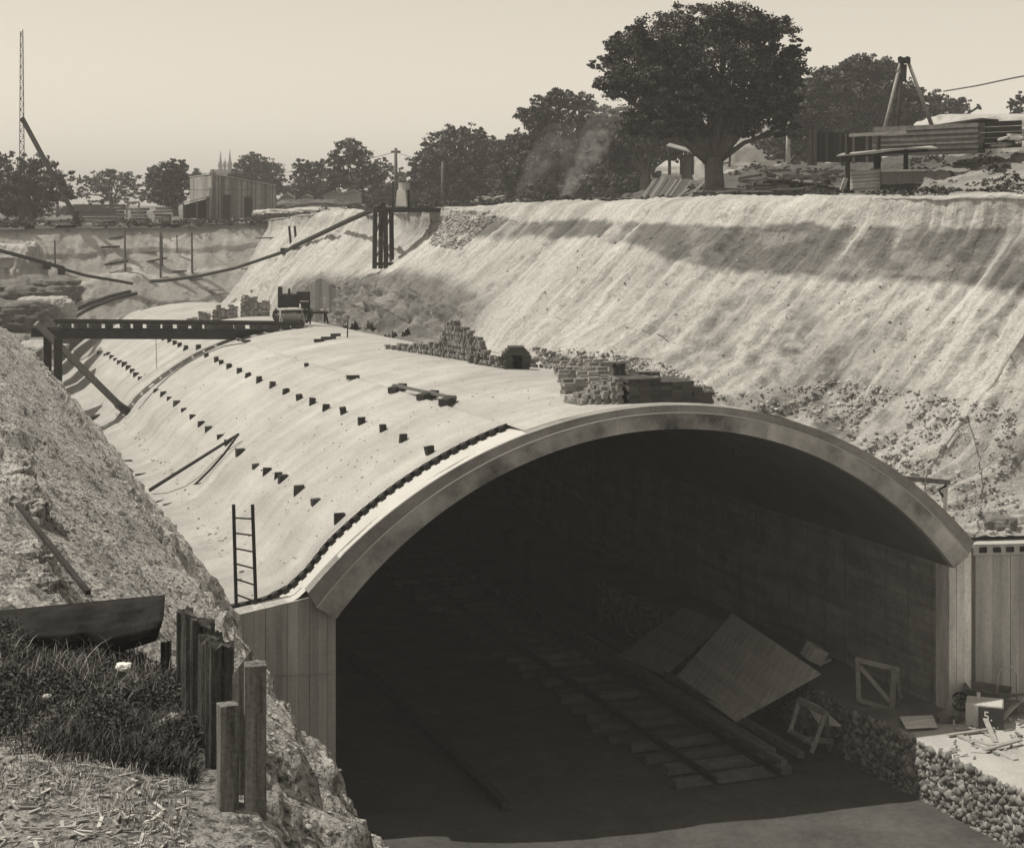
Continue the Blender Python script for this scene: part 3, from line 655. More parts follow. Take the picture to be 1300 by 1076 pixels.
# S2 : stepped rows going back left of it
rows = [(768, 496, 5, 4), (776, 486, 5, 5), (738, 492, 6, 3), (752, 487, 4, 4), (727, 480, 5, 3), (745, 476, 5, 3), (764, 478, 4, 5), (716, 472, 3, 2), (735, 468, 5, 3), (757, 468, 5, 4), (781, 474, 4, 5), (722, 462, 3, 2), (745, 460, 3, 3)]
nm = ['nearest one', 'one behind nearest', 'frontmost', 'second', 'third', 'fourth', 'fifth', 'sixth', 'seventh', 'eighth', 'ninth', 'tenth', 'hindmost']
for i, (px, py, nx, hh_) in enumerate(rows):
    h_ = hit(px, py + 5); c_, s_ = cs(h_)
    mb = MB(); z_ = dropcs(min(c_, 21), s_).z
    bricks(mb, Vector((h_.x, h_.y, min(h_.z, z_) - .03)), AXY + random.uniform(-.25, .25), nx // 2 + 1, 2, lambda a, b, k=hh_: k + (a * 7 + b * 3) % 2, sh=(.7, 1.5))
    tag(mb.build('low_brick_stack', M_brickl), ('low pale-topped brick stack, %s of the stepped rows left of the large stack' % nm[i]), 'brick stack', 'low stepped brick stacks left of the large stack')
# S4 : hut shaped stack
h_ = hit(655, 468); o4 = Vector((h_.x, h_.y, h_.z - .03)); yy = AXY - .25
mb = MB(); m4 = Matrix.Rotation(yy, 3, 'Z')
for sx in (-.22, .22): bricks(mb, o4 + m4 @ Vector((sx, 0, 0)), yy, 1, 5, lambda a, b: 5, bs=(.2, .115, .078), sh=(.5, 1.0))
bricks(mb, o4 + m4 @ Vector((0, .2, 0)), yy, 3, 2, lambda a, b: 5, sh=(.4, .7))
for k in range(3): mb.box(o4 + m4 @ Vector((0, 0, .43 + k * .07)), (.66 - .13 * k, .6, .068), m4, random.uniform(.5, .9))
tag(mb.build('brick_stack', MATS['stack_brick_dark']), 'small dark hut-shaped brick stack with an opening in its front', 'brick stack', 'brick stacks along the vault crown')
# S5 : big stepped pile
def pile(px0, px1, py0, py1, cols, label, mat_, depth=3, jit=.02):
    mb_ = MB(); n_ = len(cols)
    for i, h_ in enumerate(cols):
        t_ = i / (n_ - 1); b_ = hit(px0 + (px1 - px0) * t_, py0 + (py1 - py0) * t_)
        for j in range(depth):
            hgt = max(1, h_ - (2 * (depth - 1 - j)) + random.choice((0, 0, 1)) if j < depth - 1 else h_)
            o_ = Vector(b_) + Vector((U[0], U[1], 0)) * (.16 + .24 * j); o_.z = min(b_.z, vz(*cs(o_))) - .08
            bricks(mb_, o_, AXY + random.uniform(-.1, .1), 1, 2, lambda a, b, q=hgt: q + (1 if j else 0), bs=(.17, .11, .075), jit=jit, sh=(.55, 1.45))
    return tag(mb_.build('brick_stack', mat_), label, 'brick stack', 'brick stacks along the vault crown')
pile(497, 548, 444, 451, [2, 2, 3, 3, 3, 4, 4, 3], 'low straggling brick stack at the far left foot of the tall stepped pile', M_brickl, 2)
pile(540, 592, 450, 458, [4, 4, 5, 5, 6, 6, 7, 9], 'middle-height stepped brick stack left of the tall pile', M_brick, 3)
pile(574, 626, 455, 464, [9, 13, 14, 14, 12, 12, 11, 9, 9, 6], 'tallest stepped brick pile, rising like a stair on the vault crown', M_brick, 4)
pile(604, 640, 462, 468, [3, 4, 5, 4, 4], 'low brick stack between the tall pile and the hut-shaped stack', M_brick, 2)
pile(668, 682, 465, 467, [4, 4, 3], 'small dark brick stack right of the hut-shaped stack', M_brick, 2)
pile(690, 708, 462, 466, [2, 3, 2], 'pale little brick stack farther right of the hut-shaped stack', M_brickl, 1)
pile(714, 724, 476, 480, [3, 3], 'two small block columns before the stepped rows', M_brick, 1)
# S6 : far stacks beyond the gantry
far = [(234, 404, [4, 5, 5]), (246, 403, [5, 5]), (258, 404, [7, 6, 5]), (276, 405, [6, 8, 6]), (292, 404, [5, 7, 6]), (312, 403, [10, 11, 10]), (322, 402, [9, 10]), (333, 402, [7, 8, 8]), (283, 411, [4, 4]), (304, 411, [4, 3])]
fl = ['leftmost', 'second from left', 'third from left', 'fourth from left', 'fifth from left', 'tallest', 'just right of the tallest', 'rightmost', 'nearer left single block', 'nearer right single block']
for (px, py, cols), q in zip(far, fl):
    mb = MB()
    for i, h_ in enumerate(cols):
        b_ = F(*cs(hit(px + i * 5 - 4, 412)), 0); b_ = ons(px + i * 5 - 4, py, 74 if py < 409 else 67.5); b_.z = vz(*cs(b_))
        bricks(mb, b_, AXY + random.uniform(-.1, .1), 1, 2, lambda a, b, k=h_: k, bs=(.17, .14, .085), jit=.02, sh=(.6, 1.7))
    tag(mb.build('distant_brick_stack', M_brickl), 'brick stack beyond the gantry, %s of the far group' % q, 'brick stack', 'brick stacks beyond the gantry')
# pale sheet on the far vault + casting blankets
def vault_patch(name, quad, mat_, label, cat, th=.03):
    n_ = 10; vs = []; 
    for i in range(n_ + 1):
        for j in range(n_ + 1):
            a = Vector(quad[0]).lerp(Vector(quad[1]), i / n_); b = Vector(quad[3]).lerp(Vector(quad[2]), i / n_); p = a.lerp(b, j / n_)
            p2 = hit(p.x, p.y); vs.append((p2.x, p2.y, vz(*cs(p2)) + .105 + th))
    idx = np.arange((n_ + 1) ** 2).reshape(n_ + 1, n_ + 1)
    Fc = np.stack([idx[:-1, :-1], idx[1:, :-1], idx[1:, 1:], idx[:-1, 1:]], -1).reshape(-1, 4)
    o_ = npmesh(name, np.array(vs), Fc, mat_, None, None, True); m_ = o_.modifiers.new('s', 'SOLIDIFY'); m_.thickness = .02; m_.offset = -1
    return tag(o_, label, cat)
vault_patch('cover_sheet', [(87, 437, 0), (112, 428, 0), (130, 442, 0), (103, 458, 0)], M_bench, 'grey sheet laid over the far left haunch behind the gantry post', 'sheet')
# loose timbers and bricks on the vault surface
def plank(name, p, q, w_, h_, mat_, label, cat='plank', grp=None, lift=.0, shade=1):
    a = hit(*p); b = hit(*q); mb_ = MB(); mb_.beam(a + Vector((0, 0, h_ / 2 + lift)), b + Vector((0, 0, h_ / 2 + lift)), w_, h_, shade=shade, jit=.004)
    return tag(mb_.build(name, mat_), label, cat, grp)
f0 = thing('lying_crib', hit(540, 508), 'flat ladder-like timber frame lying on the vault near the crown', 'frame')
for a, b, w_ in (((500, 495), (578, 512), .07),):
    mb = MB(); mb.beam(hit(*a) + Vector((0, 0, .12)), hit(*b) + Vector((0, 0, .12)), .08, .06, shade=1.1); mb.build('rail', M_wood, f0)
for a, b in (((497, 500), (512, 494)), ((533, 509), (553, 503)), ((562, 516), (574, 510))):
    mb = MB(); mb.beam(hit(*a) + Vector((0, 0, .08)), hit(*b) + Vector((0, 0, .08)), .2, .14, shade=1); mb.build('block', M_brickd, f0)
for px, py, lb in ((448, 481, 'dark single block lying on the vault beside the screed line'), (389, 465, 'tiny dark chip on the vault left of the single block'), (312, 435, 'dark block at the end of a cord near the gantry beam'), (405, 434, 'left dark brick of three in a line near the crown'), (417, 431, 'middle dark brick of three in a line near the crown'), (426, 427, 'right dark brick of three in a line near the crown')):
    h_ = hit(px, py); L_ = .12 if px == 389 else (.34 if px != 417 else .5); mb = MB(); mb.box(h_ + Vector((0, 0, .05)), (L_, .16, .10), Matrix.Rotation(.25, 3, 'Z'), 1)
    tag(mb.build('loose_block', M_brickd), lb, 'block')
# cord from the block to the haunch
mb = MB(); mb.path([hit(px, py) + Vector((0, 0, .03)) for px, py in ((312, 436), (285, 440), (260, 450), (236, 463), (215, 478), (200, 492), (186, 508), (176, 520))], .018, 5, 1)
tag(mb.build('line_cord', M_wood), 'thin dark cord running down the vault below the gantry', 'cord')
# wire fence stake with thin top near bank
mb = MB(); h_ = hit(441, 428); mb.tube(h_, h_ + Vector((.02, 0, .75)), .025, .02, 6, 1); tag(mb.build('surveyor_stake', M_dark), 'thin upright stake standing on the vault before the rocky bank', 'stake')
# ladder at the left foot
base = hit(313, 768); t = thing('ladder', base, 'wooden ladder with six rungs leaning at the left foot of the vault', 'ladder')
Yl = base.y - .5; lw = []
a0, a1_ = at(300, 772, Yl), at(296.5, 640, Yl + .25); b0_, b1_ = at(325.5, 783, Yl), at(320.5, 640, Yl + .25)
for a, b in ((a0, a1_), (b0_, b1_)):
    mb = MB(); mb.beam(a - (b - a) * .06, b, .045, .06, shade=1); mb.build('rail', M_dark, t)
for k in range(6):
    f_ = .135 + k * .147; mb = MB(); mb.tube(a0.lerp(a1_, f_), b0_.lerp(b1_, f_), .018, n=6, shade=1); mb.build('rung', M_dark, t)
# poles and hose on the haunch
mb = MB(); pts = [bp(190, 629), hit(303, 563)]; mb.tube(pts[0] + Vector((0, 0, .15)), pts[1] + Vector((0, 0, .25)), .05, .035, 8, 1)
tag(mb.build('long_pole', M_dark), 'long dark pole lying slanted across the lower vault', 'pole')
mb = MB(); mb.path([(bp(px, py, .03) if i < 3 else hit(px, py) + Vector((0, 0, .11 if i < 6 else .25))) for i, (px, py) in enumerate(((199, 637), (217, 633), (235, 626), (253, 615), (268, 600), (284, 582), (302, 564)))], .03, 6, 1)
tag(mb.build('rubber_hose', M_dark), 'dark hose curving down from the head of the long pole', 'hose')
mb = MB(); mb.beam(bp(173, 603, .06), bp(229, 596, .06), .14, .06, shade=1); tag(mb.build('fallen_plank', M_dark), 'dark plank lying left of the long pole', 'plank')
mb = MB(); mb.beam(bp(208, 641, .05), bp(238, 634, .05), .08, .05, shade=1); tag(mb.build('fallen_plank', M_wood), 'thin grey plank lying below the hose', 'plank')
mb = MB(); mb.beam(bp(161, 585, .04), bp(183, 589, .04), .2, .08, shade=1); tag(mb.build('fallen_plank', M_dark), 'short dark plank half sunk in the earth strip', 'plank')
def rocks(pts, sizes, name, mat_, label, cat, flat=.7):
    """pts (N,3), sizes (N,): irregular 12-vertex stones merged as one mesh"""
    ph = (1 + 5 ** .5) / 2
    ic = np.array([(-1, ph, 0), (1, ph, 0), (-1, -ph, 0), (1, -ph, 0), (0, -1, ph), (0, 1, ph), (0, -1, -ph), (0, 1, -ph), (ph, 0, -1), (ph, 0, 1), (-ph, 0, -1), (-ph, 0, 1)]) / 1.9
    fc = np.array([(0, 11, 5), (0, 5, 1), (0, 1, 7), (0, 7, 10), (0, 10, 11), (1, 5, 9), (5, 11, 4), (11, 10, 2), (10, 7, 6), (7, 1, 8), (3, 9, 4), (3, 4, 2), (3, 2, 6), (3, 6, 8), (3, 8, 9), (4, 9, 5), (2, 4, 11), (6, 2, 10), (8, 6, 7), (9, 8, 1)])
    N = len(pts); co = ic[None] * (1 + rng.uniform(-.45, .35, (N, 12, 1))) * rng.uniform(.6, 1.3, (N, 1, 3)) * sizes[:, None, None]
    th = rng.uniform(0, 6.28, N); c_, s_ = np.cos(th), np.sin(th)
    x = co[..., 0] * c_[:, None] - co[..., 1] * s_[:, None]; y = co[..., 0] * s_[:, None] + co[..., 1] * c_[:, None]
    co = np.stack([x, y, co[..., 2] * flat], -1) + pts[:, None]
    F_ = (fc[None] + 12 * np.arange(N)[:, None, None]).reshape(-1, 3)
    sh = np.repeat(rng.uniform(.45, 1.3, N), 12)
    return tag(npmesh(name, co.reshape(-1, 3), F_, mat_, None, sh), label, cat, kind='stuff')
def scatter_px(poly, n_, smin, smax, name, mat_, label, cat, sink=.0, flat=.7, clus=1.2):
    pl = np.array(poly, float); r_ = np.random.default_rng(n_); P = []; S = []
    X = r_.uniform(pl[:, 0].min(), pl[:, 0].max(), n_ * 6); Y = r_.uniform(pl[:, 1].min(), pl[:, 1].max(), n_ * 6); ins = np.zeros(len(X), bool)
    for i in range(len(pl)):
        a, b = pl[i], pl[i - 1]
        if a[1] == b[1]: continue
        ins ^= ((a[1] > Y) != (b[1] > Y)) & (X < (b[0] - a[0]) * (Y - a[1]) / (b[1] - a[1]) + a[0])
    X = X[ins][:n_ * 2]; Y = Y[ins][:n_ * 2]
    H_ = np.array([tuple(hit(x, y)) for x, y in zip(X, Y)])
    if clus: H_ = H_[fbm(H_ * clus, 3, 5) > r_.uniform(-.4, .3, len(H_))]
    H_ = H_[:n_]; S = smin + (smax - smin) * r_.random(len(H_)) ** 2.5
    H_[:, 2] += S * .1 - sink
    return rocks(H_, S, name, mat_, label, cat, flat)
scatter_px([(930, 500), (1060, 480), (1200, 500), (1290, 520), (1290, 695), (1240, 690), (1190, 640), (1120, 585), (1040, 535), (930, 515)], 2200, .010, .07, 'rubble', M_stone, 'broken rock rubble along the foot of the right bank beside the arch', 'rubble')
scatter_px([(540, 285), (575, 268), (640, 268), (615, 290), (585, 318), (545, 310)], 1500, .03, .10, 'stone_spill', M_stone, 'pale stones spilling down the bank beside the timber tower', 'stones')
scatter_px([(700, 440), (830, 455), (900, 490), (930, 512), (890, 505), (800, 470), (690, 466)], 900, .015, .07, 'rubble', M_stone, 'small rubble at the foot of the bank behind the brick stacks', 'rubble')
def scatter_lr(n_, s0, s1, smin, smax, name, mat_, label, cat, clus):
    """stones over the near bank, sizes and density independent of the view"""
    S_ = rng.uniform(0, 1, n_ * 3) ** 1.6 * (s1 - s0) + s0; C_ = rng.uniform(-2.5, 3.6, n_ * 3)
    P0 = np.stack([C_ * V[0] + S_ * U[0], C_ * V[1] + S_ * U[1], S_ * 0], -1)
    keep = fbm(P0 * clus, 3, 5) > rng.uniform(-.45, .25, len(S_)); keep &= ~((S_ < 12.3) & (C_ < 1.8) & (rng.random(len(S_)) < .8))
    P = []
    for c_, s_ in zip(C_[keep][:n_], S_[keep][:n_]): P.append(tuple(dropcs(c_, s_)))
    z = smin + (smax - smin) * rng.random(len(P)) ** 3.5
    return rocks(np.array(P), z, name, mat_, label, cat, .7)
scatter_lr(24000, 6, 52, .005, .030, 'rubble', mat('bank_chips', .36, .3, 6, bump=.5, bscale=30, fine=.3, bdist=.01), 'loose chips and stones covering the near left bank', 'rubble', .9)
scatter_px([(110, 470), (170, 560), (290, 720), (320, 765), (300, 700), (240, 620), (190, 560), (140, 490)], 500, .01, .06, 'rubble', M_stone, 'small stones strewn along the earth strip beside the vault', 'rubble')
# ------------------------------------------------------------------ end of cutting details
sE = 107.6
def E3(px, py): 
    h_ = hit(px, py); d = h_.normalized(); return h_ - d * .25
for (px, y0, y1, w_) in ((70, 305, 330, .12), (159, 292, 336, .13), (204, 294, 345, .13), (206, 298, 330, .12), (244, 295, 342, .14), (225, 298, 312, .08)):
    a = E3(px, y1); b = at(px - .5, y0, a.y); mb = MB(); mb.tube(a - Vector((0, 0, .4)), b, w_ * .55, w_ * .45, 7, 1); tag(mb.build('scaffold_pole', M_wood), {70: 'grey upright pole at the far left of the end cut', 159: 'upright pole on the end cut above the long pipe', 204: 'left pole of a close pair on the end cut', 206: 'right shorter pole of a close pair on the end cut', 244: 'rightmost tall upright pole on the end cut', 225: 'short leaning stub between poles at the top of the end cut'}[px], 'pole', 'poles standing against the end cut')
for (p, q, lb) in (((128, 314), (152, 313), 'upper short plank pinned on the end cut'), ((133, 336), (162, 331), 'lower short plank pinned on the end cut')):
    mb = MB(); mb.beam(E3(*p), E3(*q), .12, .12); tag(mb.build('short_plank', M_dark), lb, 'plank')
mb = MB(); a = E3(51, 366); mb.tube(a, at(54, 348, a.y), .06, .05, 6, 1); tag(mb.build('scaffold_pole', M_dark), 'short leaning pole beside the dark rocks at far left', 'pole')
# air pipes slung across the cutting
def pf(px, py, Y): return at(px, py, min(Y, hit(px, py).y - .35))
def pipe(pts, r, label, name='air_pipe', mat_=None, cat='pipe'):
    mb_ = MB(); mb_.path(pts, r, 8, 1); return tag(mb_.build(name, mat_ or M_dark, smooth=True), label, cat)
Yt = hit(487, 338).y - .9
pp = thing('air_pipe', pf(372, 318, 96), 'long dark pipe descending from the timber tower towards the far cutting', 'pipe')
mb = MB(); mb.path([at(486, 261, Yt), pf(440, 281, (Yt + 98) / 2), pf(375, 312, 98), pf(362, 320, 98)], .13, 8, 1); mb.build('upper_length', M_dark, pp, smooth=True)
mb = MB(); mb.path([pf(362, 319, 98), pf(300, 340, 101), pf(250, 351, 103), pf(210, 356, 104), pf(190, 357, 104)], .10, 8, 1); mb.build('lower_length', M_dark, pp, smooth=True)
for px in (369, 376):
    mb = MB(); mb.beam(at(px - 2, 287, 98), at(px + 1.5, 322, 98), .12, .12); mb.build('hanger_post', M_dark, pp)
mb = MB(); mb.box(pf(362, 318, 98), (.5, .3, .28), None, 1); mb.build('coupling', M_dark, pp)
pp = thing('air_pipe', pf(76, 342, 97), 'dark pipe sloping in from the left edge across the end cut', 'pipe')
mb = MB(); mb.path([at(-8, 316, 92), pf(30, 326, 93), pf(80, 340, 97)], .11, 8, 1); mb.build('left_length', M_dark, pp, smooth=True)
mb = MB(); mb.path([pf(78, 341, 97), pf(110, 350, 99), pf(152, 357, 102), pf(168, 360, 103)], .09, 8, 1); mb.build('right_length', M_dark, pp, smooth=True)
for px, py in ((60, 334), (78, 341)):
    mb = MB(); mb.box(at(px, py + 3, 96), (.35, .3, .45), None, 1); mb.build('bracket', M_dark, pp)
# pair of rails curving round the far end of the vault
for off, lb in ((0, 'outer curved timber rail round the far end of the vault'), (8, 'inner curved timber rail round the far end of the vault')):
    mb = MB(); mb.path([at(84 + off, 402 + off * .3, 82), at(100 + off, 392 + off * .3, 85), at(120 + off, 383 + off * .3, 88), at(140 + off, 376 + off * .3, 91), at(165 + off, 370 + off * .3, 93)], .10, 6, 1)
    tag(mb.build('curved_rail', M_dark), lb, 'rail')
# dark rock outcrop at the far left
def boulder(c, r, name, mat_, label, cat='rock', seed=1, kind=None, n_=64, amp=.42, flat=1):
    th, ph_ = np.meshgrid(np.linspace(0, 2 * np.pi, n_ * 2 + 1), np.linspace(0, np.pi, n_), indexing='ij')
    D = np.stack([np.cos(th) * np.sin(ph_), np.sin(th) * np.sin(ph_), np.cos(ph_)], -1)
    P = np.sign(D) * np.abs(D) ** .75
    P = P * (1 + amp * fbm(D * 1.7 + seed * 5, 5, seed) + .28 * amp * np.abs(fbm(D * 5.5 + seed, 4, seed + 3)))[..., None]
    P[..., 2] += .05 * np.sin(P[..., 2] * 17 + 2 * fbm(D * 2, 2, seed))
    P = P * np.array(r) + np.array(c)
    idx = np.arange(P.shape[0] * P.shape[1]).reshape(P.shape[:2])
    Fc = np.stack([idx[:-1, :-1], idx[:-1, 1:], idx[1:, 1:], idx[1:, :-1]], -1).reshape(-1, 4)
    return tag(npmesh(name, P.reshape(-1, 3), Fc, mat_, None, None, True), label, cat, kind=kind)
boulder(at(40, 372, 86), (2.2, 2, .75), 'rock_ledge', M_rock, 'upper dark flat rock ledge at the far left below the pipe', seed=2)
boulder(at(60, 392, 80), (1.3, 1.5, .6), 'rock_ledge', M_stone, 'pale humped rock under the upper dark ledge at far left', seed=3)
boulder(at(28, 402, 76), (1.6, 1.5, .75), 'rock_ledge', M_rock, 'lower dark rock at the left edge beside the gantry post', seed=4)
boulder(at(18, 345, 96), (1.6, 2, 1.6), 'rock_ledge', M_end, 'grey rock shoulder at the left edge below the sloping pipe', seed=6)
boulder(at(46, 445, 66), (.9, 1.5, .35), 'rock_ledge', M_stone, 'pale rock slab behind the gantry post', seed=16)
t = thing('board_hoarding', at(410, 395, 78), 'hoarding of grey upright boards held against the foot of the far bank', 'hoarding')
for i in range(14):
    px = 386 + i * 4.2; topy = 372 - 18 * math.exp(-((i - 5) / 4.0) ** 2); mb = MB(); mb.beam(at(px, 415, 78 - i * .25), at(px, topy, 79.5 - i * .25), .15, .05, up=(0, -1, 0), shade=random.uniform(.6, 1.5)); mb.build('board', M_wood, t)
# ------------------------------------------------------------------ timber tower with deck and hopper
_ht = hit(487, 338); Yt = _ht.y - .9
t = thing('timber_tower', at(486, 336, Yt), 'tall narrow trestle tower carrying a plank deck at the far right crest', 'trestle')
for i, (px, Y) in enumerate(((475.5, Yt - .6), (483, Yt + .8), (490, Yt - .6), (497.5, Yt + .8))):
    mb = MB(); mb.beam(at(px, 341, Y), at(px + (.8 if i < 2 else -.8), 263, Y), .17, .17, shade=1); mb.build('post', M_dark, t)
for a, b in (((476, 330), (490, 300)), ((483, 300), (497, 332)), ((477, 298), (486, 268)), ((488, 296), (497, 270))):
    mb = MB(); mb.beam(at(*a, Yt), at(*b, Yt), .07, .07); mb.build('brace', M_wood, t)
mb = MB(); mb.beam(at(473, 335, Yt - .5), at(500, 335, Yt - .5), .16, .14); mb.build('sill', M_dark, t)
mb = MB(); _hd = hit(552, 271); mb.beam(at(471, 267, Yt), at(556, 266.5, max(_hd.y, Yt)), 1.8, .2, shade=1); mb.build('deck', M_dark, t)
t = thing('stone_hopper', at(512, 262, Yt), 'pale box hopper standing on the deck of the timber tower', 'hopper')
mb = MB(); mb.prism([at(502, 262, Yt - .4), at(516, 262, Yt - .4), at(514, 241, Yt - .4), at(504, 241, Yt - .4)], (0, .9, 0), 2.2); mb.build('body', M_tin, t)
mb = MB(); mb.tube(at(513, 241, Yt), at(513, 232, Yt), .26, .26, 12, 1); mb.build('drum', M_tin, t)
for px in (499, 519):
    mb = MB(); mb.tube(at(px, 264, Yt), at(px, 230, Yt), .05, .05, 6, 1); mb.build('stanchion', M_dark, t)
mb = MB(); mb.beam(at(470, 252, Yt), at(545, 250, Yt), .05, .05); mb.build('handrail', M_wood, t)
for i, px in enumerate((503, 519)):
    pass
# ------------------------------------------------------------------ poles and wires
def power_pole(px, y0, y1, Y, arm, label, mat_=M_wood):
    t_ = thing('telegraph_pole', at(px, y1, Y), label, 'telegraph pole')
    m_ = MB(); m_.tube(at(px, y1 + 4, Y), at(px, y0, Y), .13, .09, 8, 1); m_.build('pole', mat_, t_, smooth=True)
    if arm:
        m_ = MB(); m_.beam(at(px - arm, y0 + 5, Y), at(px + arm, y0 + 5, Y), .1, .12); m_.build('crossarm', mat_, t_)
        for k in (-.9, -.5, .5, .9):
            m_ = MB(); m_.tube(at(px + arm * k, y0 + 4, Y), at(px + arm * k, y0 + 2.6, Y), .05, .03, 6, 1.5); m_.build('insulator', M_tin, t_)
power_pole(502.5, 188, 262, 104, 6, 'tall telegraph pole with a crossarm behind the hopper')
power_pole(562, 205, 262, 110, 0, 'plain pale pole standing before the dark fig trees')
power_pole(270, 215, 280, 116, 3.5, 'thin pole with a small crossarm before the board shed')
power_pole(73, 248, 275, 132, 0, 'short distant pole at far left under the derrick leg')
power_pole(1000.5, 155, 206, 84, 0, 'pale pole among the trees right of the big fig', M_woodl)
def wire(a, b, sag, r, label, n_=14):
    pts = []
    for i in range(n_ + 1):
        t_ = i / n_; p = Vector(a).lerp(Vector(b), t_); p.z -= sag * 4 * t_ * (1 - t_); pts.append(p)
    m_ = MB(); m_.path(pts, r, 4, 1); return tag(m_.build('overhead_wire', M_iron), label, 'wire')
wire(at(-30, 222, 112), at(270, 219, 116), .4, .018, 'upper overhead wire crossing the sky behind the derrick')
wire(at(-30, 231, 112), at(502, 232, 104), .5, .018, 'lower overhead wire running from far left to the hopper pole')
wire(at(270, 220, 116), at(502, 193, 104), .5, .018, 'overhead wire between the shed pole and the tall telegraph pole')
wire(at(502, 193, 104), at(562, 207, 110), .1, .015, 'short overhead wire right of the tall telegraph pole')
wire(at(505, 230, 104), at(640, 225, 110), .2, .018, 'overhead wire leaving the hopper towards the fig trees')
# ------------------------------------------------------------------ shed
Ys = 121.0
t = thing('board_shed', at(295, 278, Ys), 'weathered vertical-board shed with a mono-pitch roof on the far ground', 'shed')
def ry(px): return 222 + (px - 268) * (236 - 222) / (350 - 268)
mb = MB()
for i in range(42):
    a = 268.5 + i * 1.96; b = a + 1.9; pr = random.uniform(0, .05)
    if 286 < a < 293: pass
    mb.prism([at(a, 278, Ys - pr), at(b, 278, Ys - pr), at(b, ry(b), Ys - pr), at(a, ry(a), Ys - pr)], (0, .06, 0), random.uniform(.6, 1.5))
mb.build('front_wall', M_shed, t)
mb = MB()
for i in range(14):
    a = 241 + i * 1.96; b = a + 1.9; Y_ = Ys + (268 - a) * .17; yl = 226 - (a - 241) * .14
    mb.prism([at(a, 277, Y_), at(b, 277, Y_ - .33), at(b, yl, Y_ - .33), at(a, yl, Y_)], (.02, .05, 0), random.uniform(.7, 1.6))
mb.build('side_wall', M_shed, t)
mb = MB(); k5 = Ys + 4.6
mb.prism([at(267.5, 221.3, Ys - .15), at(351, 235.5, Ys - .15), at(351, 235.5, Ys + 5) + Vector((0, 0, 0)), at(240, 225.2, Ys + 5)], (0, 0, .06), 1); mb.build('roof', M_tin, t)
for (a, b, y0) in ((283, 292, 247), (310, 320, 250)):
    mb = MB(); mb.prism([at(a, 278, Ys - .10), at(b, 278, Ys - .10), at(b, y0, Ys - .10), at(a, y0, Ys - .10)], (0, .03, 0), 1); mb.build('door', M_dark, t)
mb = MB(); mb.prism([at(265, 278, Ys - .2), at(269, 278, Ys - .2), at(269, 238, Ys - .2), at(265, 238, Ys - .2)], (0, .15, 0), 1.2); mb.build('corner_board', M_woodl, t)
t = thing('lean_to', at(250, 276, Ys - 1.5), 'low lean-to with a pale sloping roof at the left of the board shed', 'lean-to')
mb = MB(); mb.prism([at(231, 259, Ys - 1.8), at(265, 250, Ys - 1.8), at(265, 250, Ys + 1), at(231, 259, Ys + 1)], (0, 0, .07), 1); mb.build('roof', M_tin, t)
for px, y0 in ((233, 259), (250, 255), (263, 251)):
    mb = MB(); mb.beam(at(px, 278, Ys - 1.7), at(px, y0, Ys - 1.7), .1, .1); mb.build('post', M_wood, t)
mb = MB(); mb.prism([at(234, 277, Ys + .5), at(265, 277, Ys + .5), at(265, 252, Ys + .5), at(234, 260, Ys + .5)], (0, .06, 0), .5); mb.build('back_wall', M_dark, t)
# stacked sleepers and frames left of it
k = 0
for (x0, x1, y0, n_, lb) in ((97, 158, 281, 6, 'long stack of sleepers and planks left of the small gallows frame'), (168, 186, 278, 4, 'short stack of planks between the gallows frame and the round tree'), (198, 216, 277, 4, 'small tarpaulined stack in front of the round tree')):
    mb = MB()
    for i in range(n_):
        for q in range(2): mb.beam(at(x0 + random.uniform(-2, 2), y0 - i * 4, 116 + q), at(x1 + random.uniform(-3, 3), y0 - i * 4 - random.uniform(-.6, .6), 116 + q), .9, .17, shade=random.uniform(.5, 2.2))
    tag(mb.build('timber_stack', M_wood), lb, 'timber stack', 'timber stacks on the far ground')
t = thing('small_gallows', at(167, 282, 112), 'small pale leaning timber frame standing at the pit edge', 'frame')
for a, b in (((160, 277), (162, 257)), ((172.5, 284), (177, 257)), ((161, 257), (177, 256.5)), ((162, 265), (175, 266))):
    mb = MB(); mb.beam(at(*a, 112), at(*b, 112), .12, .12, shade=1); mb.build('bar', M_woodl, t)
mb = MB(); mb.prism([at(62, 297, 108.8), at(72, 286, 108.8), at(92, 286, 108.8), at(90, 300, 108.8)], (0, 1, 0), 1); tag(mb.build('timber_crate', M_wood), 'grey crate on the pit edge below the derrick foot', 'crate')
# scaffolding left of the right bank: white spoil strip at far crest
boulder(at(412, 277, 116), (4.6, 2.5, .62), 'spoil_heap', M_spoil, 'low pale spoil heap on the far crest left of the tower', 'heap', seed=8, amp=.6)
boulder(at(395, 263, 128), (3.2, 1.2, .6), 'spoil_heap', M_soil, 'dark low heap behind the pale spoil at the far crest', 'heap', seed=9, amp=.3)
for i, (px, py, w_, h_) in enumerate(((365, 258, 1.0, .9), (390, 254, .8, .5), (428, 255, 2.0, .9), (448, 252, 1.3, .8))):
    mb = MB(); mb.box(at(px, py, 130), (w_, 1, h_), None, 1.1, .05); mb.prism([at(px, py, 130) + Vector((-w_ * .55, -.6, h_ * .5)), at(px, py, 130) + Vector((w_ * .55, -.6, h_ * .5)), at(px, py, 130) + Vector((0, -.6, h_ * .9))], (0, 1.2, 0), .7)
    tag(mb.build('small_hut', M_woodl), ['small pale hut beside the right end of the board shed', 'tiny low hut between the shed and spoil heap', 'wide pale hut under the dark trees left of the telegraph pole', 'second pale hut nearest the telegraph pole'][i], 'hut', 'small huts under the far trees')
